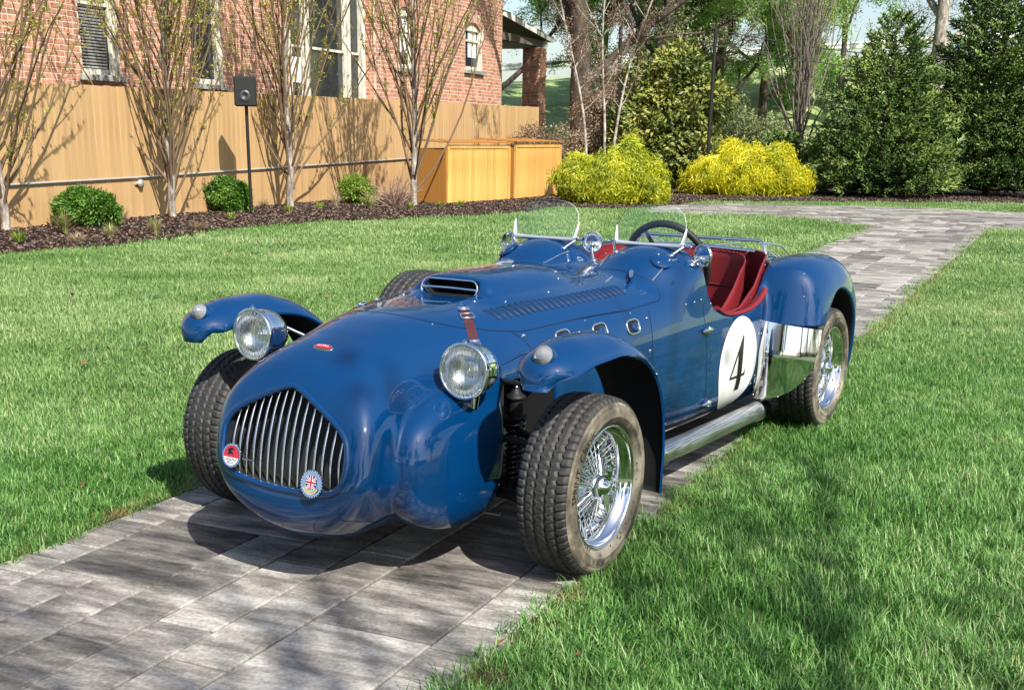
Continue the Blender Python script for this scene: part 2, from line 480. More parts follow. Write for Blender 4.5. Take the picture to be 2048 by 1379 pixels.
def gear_badge(name, c, r, face, parent, extra):
    """round toothed car badge facing forward; extra(mb, add) draws the enamel"""
    n = Vector((.94, 0, .34)).normalized(); s = Vector((0, 1, 0)); u = n.cross(s).normalized()*1
    if u.z < 0: u = -u
    c = Vector(c)
    def P(a, b, h=0): return c + s*a + u*b + n*h
    mb = MB(); N = 28; out = []
    for k in range(N*4):
        th = 2*math.pi*k/(N*4); rr = r if (k % 4) < 2 else r*.90
        out.append((math.cos(th)*rr, math.sin(th)*rr))
    V = [P(a, b, 0) for a, b in out]+[P(a, b, -.004) for a, b in out]; m = len(out)
    mb.add(V, [list(range(m))]+[(i, (i+1) % m, m+(i+1) % m, m+i) for i in range(m)], 0)
    o = mb.build(name, M_chrome, parent); extra(P, o); return o
def disc2(P, pts, h, name, m, parent):
    mb = MB(); mb.add([P(a, b, h) for a, b in pts], [list(range(len(pts)))], 0); return mb.build(name, m, parent)
def text_mesh(s, size, font_scale=(1, 1)):
    cu = bpy.data.curves.new('lettering', 'FONT'); cu.body = s; cu.size = size; cu.align_x = 'CENTER'; cu.align_y = 'CENTER'
    cu.resolution_u = 2
    o = bpy.data.objects.new('lettering', cu); me = o.to_mesh()
    V = [(v.co.x*font_scale[0], v.co.y*font_scale[1]) for v in me.vertices]; Fs = [list(p.vertices) for p in me.polygons]
    o.to_mesh_clear(); bpy.data.objects.remove(o); bpy.data.curves.remove(cu)
    return V, Fs
def text_on(P, s, size, at, h, m, parent, name='lettering', sc=(1, 1), arc=None):
    V, Fs = text_mesh(s, size, sc)
    W = []
    for a, b in V:
        if arc:
            th = arc[1]+a/arc[0]*(1 if arc[2] else -1); rr = arc[0]+(b if not arc[2] else -b)
            W.append(P(math.cos(th)*rr, math.sin(th)*rr, h))
        else: W.append(P(a+at[0], b+at[1], h))
    mb = MB(); mb.add(W, Fs, 0); return mb.build(name, m, parent)
M_enr = mat('red_enamel', (.45, .012, .02), .2, coat=1); M_enw = mat('white_enamel', (.75, .75, .72), .2, coat=1)
M_enb = mat('blue_enamel', (.01, .02, .18), .2, coat=1); M_gold = mat('pale_gold', (.80, .72, .38), .35, .3)
def arcpts(r, a0, a1, n=24): return [(r*math.cos(a0+(a1-a0)*i/n), r*math.sin(a0+(a1-a0)*i/n)) for i in range(n+1)]
def badge_red(P, o):
    r = .0305
    disc2(P, arcpts(r, R(-12), R(192)), .0012, 'enamel', M_enr, o)
    disc2(P, arcpts(r, R(192), R(348)), .0012, 'enamel', M_enw, o)
    text_on(P, 'LAGUNA', .0125, (0, -.0125), .0022, M_ink, o, sc=(.92, 1)); text_on(P, 'SECA', .0115, (0, -.0225), .0022, M_ink, o, sc=(.95, 1))
    disc2(P, [(-.016, .002), (-.010, .008), (-.016, .014), (-.008, .022), (.004, .024), (.012, .017), (.004, .018), (-.002, .012), (.006, .008), (.010, .002), (.002, .005), (-.006, .003)], .0022, 'emblem', M_ink, o)
def badge_uk(P, o):
    r = .0325; q = .0205
    def clip(pts): return pts
    disc2(P, [(-.017, -.017), (.017, -.017), (.019, .0), (.019, .021), (0, .026), (-.019, .021), (-.019, 0)], .0010, 'enamel', M_enb, o)
    def bar(a, b, w, h, m):
        a = np.array(a); b = np.array(b); t = (b-a)/np.linalg.norm(b-a); s = np.array([-t[1], t[0]])*w/2
        disc2(P, [tuple(a+s), tuple(b+s), tuple(b-s), tuple(a-s)][::-1], h, 'stripe', m, o)
    bar((-.016, -.016), (.0175, .021), .0075, .0014, M_enw); bar((.016, -.016), (-.0175, .021), .0075, .00145, M_enw)
    bar((-.016, -.016), (.0175, .021), .0028, .0017, M_enr); bar((.016, -.016), (-.0175, .021), .0028, .00175, M_enr)
    bar((0, -.017), (0, .0255), .0105, .0020, M_enw); bar((-.019, .004), (.019, .004), .0105, .0021, M_enw)
    bar((0, -.017), (0, .0255), .0058, .0024, M_enr); bar((-.019, .004), (.019, .004), .0058, .0025, M_enr)
    rib = arcpts(.031, R(205), R(335), 20); inn = arcpts(.0205, R(335), R(205), 20)
    mb = MB(); V = [P(a, b, .0028) for a, b in rib]+[P(a, b, .0028) for a, b in inn[::-1]]
    mb.add(V, [(i, i+1, 22+i, 21+i) for i in range(20)], 0); mb.build('ribbon', M_gold, o)
    text_on(P, 'UNITED KINGDOM', .0072, (0, 0), .0036, M_ink, o, arc=(.0258, R(270), True))
gear_badge('grille_badge', (.700, -.170, .405), .0375, 0, grille, badge_red)
gear_badge('grille_badge', (.704, .145, .375), .042, 0, grille, badge_uk)
MB().tube([(.695, -.13, .40), (.690, -.09, .40)], .002, 6).build('badge_clamp', M_steel, grille)

# nose badge
bp, bn = on_body([(.44, 0, .95)], (0, 0, -1)); bp = Vector(bp[0]); bn = Vector(bn[0])
sx = Vector((0, 1, 0)); ux = bn.cross(sx); ux = -ux if ux.x > 0 else ux
def Pn(a, b, h=0): return bp + sx*a + ux*b + bn*(h - (a*a)*2.0 - (b*b)*1.2)
def ovalpts(a, b, n=32): return [(a*math.copysign(abs(math.cos(t))**.8, math.cos(t)), b*math.copysign(abs(math.sin(t))**.8, math.sin(t))) for t in [2*math.pi*i/n for i in range(n)]]
nb = MB(); V = [Pn(0, 0, .006)]+[Pn(a, b, .005) for a, b in ovalpts(.036, .0135)]+[Pn(a, b, 0) for a, b in ovalpts(.038, .015)]
nb.add(V, [(0, 1+i, 1+(i+1) % 32) for i in range(32)]+[(1+i, 33+i, 33+(i+1) % 32, 1+(i+1) % 32) for i in range(32)], 0, False)
nbo = nb.build('nose_badge', M_chrome, body)
nb = MB(); nb.add([Pn(0, 0, .0072)]+[Pn(a, b, .0062) for a, b in ovalpts(.0325, .0110)], [(0, 1+i, 1+(i+1) % 32) for i in range(32)]); nb.build('enamel', M_enr, body)
V, Fs = text_mesh('ALLARD', .0125, (1.0, .95)); nb = MB(); nb.add([Pn(a, b, .0085) for a, b in V], Fs); nb.build('lettering', M_enw, body)

# ---- headlamps
M_lens = mat('ribbed_lens', (.95, .97, .97), .02, trans=1, ior=1.45)
tc = nd(M_lens, 'ShaderNodeTexCoord'); wv = nd(M_lens, 'ShaderNodeTexWave'); wv.inputs['Scale'].default_value = 22
wv.bands_direction = 'Y'; wv.wave_profile = 'SIN'; lk(M_lens, tc.outputs['Object'], wv.inputs[0])
w2 = nd(M_lens, 'ShaderNodeTexWave'); w2.inputs['Scale'].default_value = 11; w2.bands_direction = 'Z'; lk(M_lens, tc.outputs['Object'], w2.inputs[0])
mx = nd(M_lens, 'ShaderNodeMath', operation='ADD'); lk(M_lens, wv.outputs['Fac'], mx.inputs[0]); lk(M_lens, w2.outputs['Fac'], mx.inputs[1])
bump(M_lens, mx.outputs[0], .35, .002)
lk(M_lens, ramp(M_lens, wv.outputs['Fac'], [(.80, (.02, .02, .02)), (.97, (.42, .42, .42))]), M_lens.node_tree.nodes['Principled BSDF'].inputs['Roughness'])
M_refl = mat('lamp_reflector', (.82, .84, .84), .22, 1)
def headlamp(y, zc_=.685, x=.245):
    s = 1 if y > 0 else -1
    h = MB().lathe([(.0, -.125), (.030, -.120), (.055, -.105), (.072, -.080), (.081, -.05), (.085, -.02), (.087, 0), (.089, .004), (.089, .012), (.085, .018), (.079, .017), (.078, .010)], axis='x', n=48)
    h = h.build('headlamp', M_chrome, car, (x, y, zc_)); h.rotation_euler = (0, R(-2), R(2*s))
    MB().lathe([(.078, .010), (.072, -.012), (.055, -.035), (.030, -.050), (.012, -.054), (.012, -.035), (0, -.033)], axis='x', n=40).build('reflector', M_refl, h)
    MB().lathe([(.0785, .011), (.070, .018), (.05, .0245), (.025, .028), (.0002, .029)], axis='x', n=48).build('lens', M_lens, h)
    MB().tube([(-.06, 0, -.07), (-.07, -.01*s, -.13)], [.018, .014], 10).build('bracket', M_chrome, h)
    MB().tube([(.004, 0, .086), (.010, 0, .094)], .008, 8).build('rim_clip', M_chrome, h)
    return h
headlamp(.412, .664, .25); headlamp(-.440, .697, .258)

# ---- cycle wings over the front wheels
M_lampglass = mat('clear_ribbed_plastic', (.62, .62, .60), .10, trans=.75, ior=1.35)
FP = [(.365, .655), (.362, .70), (.335, .738), (.27, .768), (.16, .788), (.04, .790), (-.09, .766), (-.20, .716), (-.29, .640), (-.35, .545), (-.382, .44), (-.392, .33), (-.385, .19)]
FWd = [.042, .072, .094, .108, .114, .116, .116, .115, .113, .111, .108, .106, .104]
FDr = [.020, .045, .060, .068, .070, .068, .060, .050, .042, .036, .030, .026, .022]
def cycle_wing(s, dz=0.0):
    P = np.array(FP); L = np.r_[0, np.cumsum(np.linalg.norm(np.diff(P, axis=0), axis=1))]
    fx, fz, fw, fd = [pchip(L, q) for q in (P[:, 0], P[:, 1], FWd, FDr)]
    U = np.linspace(0, L[-1], 60); nvv = 21; rows = []
    X, Z, Wd, D = fx(U), fz(U), fw(U), fd(U)
    tx = np.gradient(X); tz = np.gradient(Z); l = np.hypot(tx, tz); nx_, nz_ = -tz/l, tx/l
    nx_, nz_ = -nx_, -nz_   # outward from the wheel
    o = np.sign((X*nx_+(Z-.293)*nz_)); nx_ *= o; nz_ *= o
    for off in (0, -.006):
        for i in range(len(U)):
            for k in range(nvv):
                t = -1+2*k/(nvv-1); a = t*R(80)
                y = math.sin(a)/math.sin(R(80)); dr = (1-math.cos(a))/(1-math.cos(R(80)))
                w = Wd[i]+off; hh = off - D[i]*dr
                rows.append((X[i]+nx_[i]*hh, s*(.715 if s > 0 else .645)+s*y*w, Z[i]+nz_[i]*hh+dz))
    n = len(U); mb = MB(); Fc = []; mI = []
    b = n*nvv
    q = lambda i, k: i*nvv+k
    for i in range(n-1):
        for k in range(nvv-1):
            Fc.append((q(i, k), q(i, k+1), q(i+1, k+1), q(i+1, k)))
    Fi = [(b+f[0], b+f[3], b+f[2], b+f[1]) for f in Fc]
    E = []
    for i in range(n-1):
        for k, fl in ((0, 0), (nvv-1, 1)): E.append((q(i, k), q(i+1, k), b+q(i+1, k), b+q(i, k)) if not fl else (q(i+1, k), q(i, k), b+q(i, k), b+q(i+1, k)))
    for k in range(nvv-1):
        E.append((q(0, k+1), q(0, k), b+q(0, k), b+q(0, k+1))); E.append((q(n-1, k), q(n-1, k+1), b+q(n-1, k+1), b+q(n-1, k)))
    if s > 0: Fc = [f[::-1] for f in Fc]; Fi = [f[::-1] for f in Fi]
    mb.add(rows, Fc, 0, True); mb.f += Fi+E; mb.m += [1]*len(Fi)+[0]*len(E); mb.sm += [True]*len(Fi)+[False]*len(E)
    w = mb.build('front_wing', [M_blue, M_inner], car)
    # indicator lamp on the front slope
    i = int(np.argmin(np.abs(X-.312)+np.abs(Z-.750)*2)); c = Vector((X[i], s*(.725 if s > 0 else .630), Z[i]+dz-.012)); nn = Vector((.85, 0, .50)).normalized()
    rot = Vector((0, 0, 1)).rotation_difference(nn).to_matrix()
    c = c + Vector((nx_[i], 0, nz_[i]))*.004
    MB().lathe([(.034, -.03), (.034, .010), (.031, .016)], c, 'z', 28, rot=rot).build('lamp_base', M_blue, w)
    MB().lathe([(.030, .012), (.030, .020), (.026, .022), (.025, .027), (.020, .029), (.019, .033), (.013, .035), (.012, .038), (.006, .040), (.0005, .041)], c, 'z', 28, rot=rot).build('lamp_lens', M_lampglass, w)
    MB().lathe([(.0, .011), (.028, .013)], c, 'z', 20, rot=rot).build('lamp_reflector', M_refl, w)
    for fr in (.62, .80, .95):
        i = int(fr*(n-1)); p = rows[q(i, nvv-2)]
        MB().lathe([(.0045, 0), (.004, .002), (.0005, .004)], p, 'y', 8).build('rivet', M_chrome, w)
    # stays
    MB().tube([(.20, s*.70, .735), (.05, s*.56, .60), (.02, s*.40, .60)], .009, 8).build('stay', M_black, w)
    return w
wingL = cycle_wing(1); wingR = cycle_wing(-1, .008)
def rodline(pts, r, name, m, parent): return MB().tube(pts, r, 10).build(name, m, parent)
rodline([(.02, .40, .655), (.10, .52, .715), (.20, .63, .760)], .0055, 'chrome_stay', M_chrome, wingL)
rodline([(.02, -.40, .655), (.10, -.52, .715), (.20, -.63, .760)], .0055, 'chrome_stay', M_chrome, wingR)
# ---- wheels
TR, TW, RR = .293, .196, .198
M_tread = mat('tyre_tread', (.018, .018, .019), .62)
_n = noise(M_tread, 45, 5); lk(M_tread, ramp(M_tread, _n, [(.35, (.015, .015, .016)), (.62, (.036, .035, .033))]), base(M_tread))
M_wall = mat('tyre_sidewall', (.08, .07, .055), .55)
_n = noise(M_wall, 7, 6, .65, mscale=(1, 1, 1)); lk(M_wall, ramp(M_wall, _n, [(.38, (.050, .043, .034)), (.50, (.135, .115, .085)), (.62, (.27, .24, .19))]), base(M_wall))
bump(M_wall, noise(M_wall, 40, 4), .15, .003)
M_wallb = mat('tyre_sidewall_black', (.028, .027, .025), .55)
_n = noise(M_wallb, 8, 6); lk(M_wallb, ramp(M_wallb, _n, [(.35, (.018, .018, .017)), (.65, (.060, .056, .048))]), base(M_wallb))
M_letter = mat('tyre_lettering', (.016, .015, .013), .6)
def tread_depth(th, v):
    """groove depth (0..1) on the tread; v in metres across"""
    n = 66; ph = th*n/(2*math.pi); zz = np.abs((ph % 1)-.5)*2           # triangle wave
    zz = np.clip((zz-.5)*2.2, -1, 1)*.5
    d = np.zeros_like(v)
    for y0_, amp, w in ((-.052, .0058, .0040), (-.019, .0056, .0038), (.019, .0056, .0038), (.052, .0058, .0040)):
        d = np.maximum(d, np.clip(1.6-np.abs(v-y0_-amp*zz*(1 if y0_ < 0 else -1))/w*1.0, 0, 1))
    fr = ph % 1
    av = np.abs(v)
    lat = np.clip(1.5-np.abs(fr-.5-(av-.052)*6)/.085, 0, 1)*(av > .050)          # shoulder cuts
    d = np.maximum(d, lat)
    fr2 = (ph+.5) % 1
    sip = np.clip(1.4-np.abs(fr2-.5+(v+.036)*9)/.045, 0, 1)*(np.abs(v+.0355) < .009)*.55
    sip2 = np.clip(1.4-np.abs(fr2-.5-(v-.036)*9)/.045, 0, 1)*(np.abs(v-.0355) < .009)*.55
    sip3 = np.clip(1.4-np.abs(fr-.5+v*10)/.045, 0, 1)*(np.abs(v) < .008)*.5
    return np.maximum.reduce([d, sip, sip2, sip3])
def make_tyre():
    # tread band
    NT, NVv = 720, 57
    th = np.linspace(0, 2*math.pi, NT, endpoint=False); v = np.linspace(-.087, .087, NVv)
    TH, VV = np.meshgrid(th, v, indexing='ij')
    crown = TR - .010*(np.abs(VV)/.087)**2.6 - .010*np.clip((np.abs(VV)-.074)/.013, 0, 1)**2
    rad = crown - .0075*tread_depth(TH, VV)
    V = np.stack([rad*np.cos(TH), VV, rad*np.sin(TH)], -1).reshape(-1, 3)
    i = np.arange(NT)[:, None]; k = np.arange(NVv-1)[None]
    a = i*NVv+k; b = ((i+1) % NT)*NVv+k
    Q = np.stack([a, a+1, b+1, b], -1).reshape(-1, 4)
    return V, Q
_tv, _tq = make_tyre()
tread_o = fast_mesh('tread', _tv, _tq, M_tread, None, True); tread_me = tread_o.data; bpy.data.objects.remove(tread_o)
def wall_prof(s):   # shoulder to bead
    return [(.2735, s*.0865), (.268, s*.0905), (.262, s*.0935), (.2595, s*.0925), (.257, s*.095), (.245, s*.0975), (.230, s*.0975), (.2285, s*.0990), (.2265, s*.0972), (.215, s*.093), (.207, s*.086), (.202, s*.080), (.199, s*.0745), (.193, s*.072)]
MBw = MB().lathe(wall_prof(1), n=128); _o = MBw.build('wall', M_wall); wall_me = _o.data; bpy.data.objects.remove(_o)
MBw = MB().lathe(wall_prof(-1), n=128); _o = MBw.build('wall', M_wallb); wallb_me = _o.data; bpy.data.objects.remove(_o)
rim_prof = [(.2005, .072), (.203, .079), (.2015, .084), (.197, .0855), (.1935, .083), (.192, .076), (.188, .062), (.180, .054), (.176, .050), (.174, .030), (.172, .012), (.165, .006), (.160, -.006), (.158, -.03), (.160, -.055), (.176, -.062), (.188, -.07), (.200, -.078), (.203, -.084)]
_o = MB().lathe(rim_prof, n=96).build('rim', M_chrome); rim_me = _o.data; bpy.data.objects.remove(_o)
def spokes_mesh():
    mb = MB(); n = 24
    for k in range(n):
        th = 2*math.pi*k/n
        for (r0, h0, r1, h1, dt) in ((.036, .052, .163, .004, .32), (.036, .052, .163, .004, -.32), (.046, -.02, .174, .030, .55), (.046, -.02, .174, .030, -.55)):
            t0 = th; t1 = th+dt*.9+(math.pi/n if h0 < 0 else 0)
            mb.tube([(r0*math.cos(t0), h0, r0*math.sin(t0)), (r1*math.cos(t1), h1, r1*math.sin(t1))], .0021, 5, caps=False)
    return mb
_o = spokes_mesh().build('spokes', M_chrome); spokes_me = _o.data; bpy.data.objects.remove(_o)
_o = MB().lathe([(.060, -.05), (.058, -.022), (.044, -.015), (.040, .040), (.040, .056), (.034, .060), (.030, .062), (.0, .062)], n=40).build('hub', M_chrome); hub_me = _o.data; bpy.data.objects.remove(_o)
def knock():
    mb = MB().lathe([(.037, .060), (.039, .070), (.034, .078), (.025, .084), (.018, .092), (.010, .096), (.0002, .097)], n=32)
    for a in (R(100), R(280)):
        d = Vector((math.cos(a), 0, math.sin(a))); t = Vector((-math.sin(a), 0, math.cos(a))); n_ = Vector((0, 1, 0))
        pts = []
        for (r_, w_, h_) in ((.015, .018, .082), (.035, .019, .088), (.055, .015, .094), (.070, .009, .098), (.078, .003, .099)):
            pts.append((d*r_+t*w_, h_)); pts.append((d*r_-t*w_, h_))
        V = [p+n_*h for p, h in pts]+[p+n_*(h-.009) for p, h in pts]
        F_ = []
        for i in range(4):
            a0 = 2*i
            F_ += [(a0, a0+1, a0+3, a0+2), (10+a0, 12+a0, 13+a0, 11+a0), (a0, a0+2, 12+a0, 10+a0), (a0+1, 11+a0, 13+a0, a0+3)]
        F_.append((8, 9, 19, 18)); mb.add(V, F_, 0, False)
    return mb
_o = knock().build('knock_off_nut', M_chrome); knock_me = _o.data; bpy.data.objects.remove(_o)
_o = MB().lathe([(.0, -.06), (.150, -.058), (.150, -.03), (.147, -.028), (.06, -.028), (.055, -.020), (0, -.020)], n=48).build('brake_disc', M_inner); brake_me = _o.data; bpy.data.objects.remove(_o)
def lettering_mesh():
    mb = MB()
    for s, size, r0, a0 in (('SPRINT', .034, .242, R(14)), ('Classic', .042, .242, R(46)), ('RADIAL TUBELESS', .016, .224, R(148)), ('185 VR 15', .022, .240, R(-75)), ('RADIAL', .020, .242, R(-130))):
        V, Fs = text_mesh(s, size, (1.0, 1))
        if s in ('VREDESTEIN',): continue
        W = []
        for a, b in V:
            th = a0 + a/r0; rr = r0+b
            W.append((rr*math.cos(th), .1000 - .0015*abs(b)/.02, rr*math.sin(th)))
        mb.add(W, Fs)
    for k in range(40):
        th = 2*math.pi*k/40+.3*math.sin(k*7.1); r0_ = .208+.006*math.sin(k*3.3)
        c, s_ = math.cos(th), math.sin(th)
        hgt = np.interp(r0_, [.207, .215, .2265], [.0865, .0935, .0977])
        h2 = np.interp(r0_+.014, [.207, .215, .2265, .24], [.0865, .0935, .0977, .0978])
        mb.box(((r0_+.007)*c, (hgt+h2)/2, (r0_+.007)*s_), (.014, .0016, .0016), Matrix.Rotation(-th, 3, 'Y'))
    return mb
_o = lettering_mesh().build('sidewall_lettering', M_letter); let_me = _o.data; bpy.data.objects.remove(_o)
def obj_me(name, me, parent): return link(bpy.data.objects.new(name, me), parent)
def wheel(x, y, z=TR, rz=0, wname='wheel', parent=None, spin=0.0, detail=True):
    w = obj_me(wname, rim_me, parent or car); w.location = (x, y, z)
    w.rotation_euler = Euler((0, spin, rz), 'XYZ')
    t = obj_me('tyre', tread_me, w); obj_me('outer_sidewall', wall_me, w); obj_me('inner_sidewall', wallb_me, w)
    obj_me('sidewall_lettering', let_me, w)['kind'] = 'stuff'
    sp = obj_me('spokes', spokes_me, w); sp['kind'] = 'stuff'
    obj_me('hub', hub_me, w); obj_me('knock_off_nut', knock_me, w); obj_me('brake_disc', brake_me, w)
    return w
wheel(0, .703, rz=0, spin=0)
wheel(0, -.707, rz=math.pi)
wheel(-2.54, .640, spin=R(-40))
wheel(-2.54, -.640, rz=math.pi)
wheel(-.985, -.615, .505, rz=math.pi, wname='spare_wheel')

# ---- chassis and suspension seen in the bay
MB().box((-.2, 0, .33), (.5, .36, .34), bev=.02).box((-1.2, 0, .20), (2.2, .7, .06)).box((-2.5, 0, .30), (.5, .9, .16)).build('chassis', M_inner, car)
def shock(s):
    c = (-.125, s*.372)
    o = MB().tube([(c[0]-.01, c[1]-.02*s, .17), (c[0]-.004, c[1]-.01*s, .40), (c[0], c[1], .455)], [.021, .021, .021], 16).tube([(c[0], c[1], .45), (c[0]+.003, c[1], .515)], .027, 16).build('damper', M_black, car)
    MB().lathe([(.034, 0), (.036, .006), (.028, .012), (.018, .02), (.013, .034)], (c[0]+.003, c[1], .512), 'z', 20).build('damper_mount', M_black, o)
    MB().tube([(c[0]+.003, c[1], .54), (c[0]+.003, c[1], .575)], .005, 8).lathe([(.0, .02), (.012, .02), (.012, .008), (0, .008)], (c[0]+.003, c[1], .535), 'z', 8).build('stud', M_steel, o)
    pts = []
    for k in range(230):
        t = k/229; a = t*11*2*math.pi; z = .235+t*.205
        pts.append((c[0]-.008+t*.006+.031*math.cos(a), c[1]-.014*s*(1-t)+.031*math.sin(a), z))
    MB().tube(pts, .0046, 7).build('coil_spring', M_spring, o)
    MB().lathe([(.022, 0), (.040, 0), (.040, .006), (.022, .006)], (c[0]-.008, c[1]-.014*s, .226), 'z', 20).build('spring_seat', M_black, o); MB().lathe([(.022, 0), (.038, 0), (.038, .006), (.022, .006)], (c[0]-.002, c[1], .443), 'z', 20).build('spring_seat', M_black, o)
    a = MB().tube([(-.03, s*.16, .22), (-.02, s*.40, .205), (0, s*.60, .20)], [.017, .019, .022], 10).tube([(-.30, s*.16, .22), (-.12, s*.45, .205), (0, s*.60, .20)], [.017, .018, .02], 10)
    a.tube([(.02, s*.18, .42), (0, s*.58, .39)], .013, 10).tube([(-.22, s*.18, .42), (-.02, s*.56, .39)], .013, 10).tube([(0, s*.59, .17), (0, s*.60, .42)], .026, 12)
    a.build('suspension_arm', M_black, car)
    MB().tube([(-.20, s*.16, .345), (-.20, s*.56, .345)], .008, 8).build('steering_rod', M_steelb, car); MB().tube([(.06, s*.10, .16), (.06, s*.42, .16)], .007, 8).build('anti_roll_bar', M_steelb, car)
M_spring = mat('black_gloss_spring', (.04, .04, .042), .25, coat=1)
M_steelb = mat('dull_steel', (.25, .25, .25), .4, .9)
shock(1); shock(-1)
for s_ in (1, -1): MB().box((.03, .30*s_, .45), (.012, .22, .28)).build('bulkhead', M_inner, car)

# ---- number circle on both doors
def decal_side(pts_xz, name, m, parent, s, lift, cen=None):
    pts = np.array([(a, .95*s, b) for a, b in pts_xz]); P, N = on_body(pts, (0, -s, 0)); return P+N*lift
cx_, cz_, rr_ = -1.845, .392, .212
for s, dpar in ((1, doorL), (-1, doorR)):
    grid = [(cx_, cz_)]; NR, NA = 9, 64
    for i in range(1, NR+1):
        for k in range(NA): a = 2*math.pi*k/NA; grid.append((cx_+rr_*1.02*i/NR*math.cos(a), cz_+rr_*i/NR*math.sin(a)))
    P = decal_side(grid, '', None, None, s, .0016)
    Fc = [(0, 1+k, 1+(k+1) % NA) for k in range(NA)]
    for i in range(NR-1):
        for k in range(NA): a = 1+i*NA+k; b = 1+i*NA+(k+1) % NA; Fc.append((a, a+NA, b+NA, b))
    mb = MB(); mb.add(P, Fc, 0, True); rd = mb.build('number_circle', M_white, dpar)
    # the figure 4: heavy stem, thin slanting stroke, thin crossbar with serifs  (u to the viewer's right, v up)
    quads = [[(-.006, -.125), (.052, -.125), (.052, .128), (.020, .090)],       # stem
             [(.052, .128), (.020, .090), (-.083, -.048), (-.092, -.064)],      # slanted thin stroke upper
             [(-.092, -.064), (.100, -.064), (.100, -.054), (-.092, -.054)],    # crossbar
             [(.078, -.064), (.100, -.064), (.100, -.034), (.094, -.034)]]
    stem = [(-.008, -.122), (.044, -.122), (.044, .060), (.052, .140), (.030, .105), (-.008, .050)]
    polys = [[(-.008, -.122), (.044, -.122), (.044, -.066), (-.008, -.066)],
             [(-.008, -.066), (.044, -.066), (.044, -.052), (-.008, -.052)],
             [(-.008, -.052), (.044, -.052), (.044, .118), (-.008, .046)],
             [(.044, .118), (.038, .134), (-.092, -.050), (-.092, -.062), (-.084, -.062)],
             [(-.092, -.062), (-.008, -.062), (-.008, -.051), (-.086, -.051)],
             [(.044, -.062), (.082, -.062), (.086, -.030), (.080, -.034), (.072, -.051), (.044, -.051)]]
    mb = MB()
    for q in polys:
        q = resample([(a, b, 0) for a, b in q+[q[0]]], .02)[:-1]
        ctr = q.mean(0)
        ring = [(cx_ - a*s, cz_+b) for a, b, _ in q]; mid = [((cx_-(a+ctr[0])/2*s), cz_+(b+ctr[1])/2) for a, b, _ in q]
        P = decal_side(ring+mid+[(cx_-ctr[0]*s, cz_+ctr[1])], '', None, None, s, .0030)
        n = len(ring); Fq = [(i, (i+1) % n, n+(i+1) % n, n+i) for i in range(n)]+[(n+i, n+(i+1) % n, 2*n) for i in range(n)]
        mb.add(P, Fq)
    mb.build('number_four', M_ink, rd)

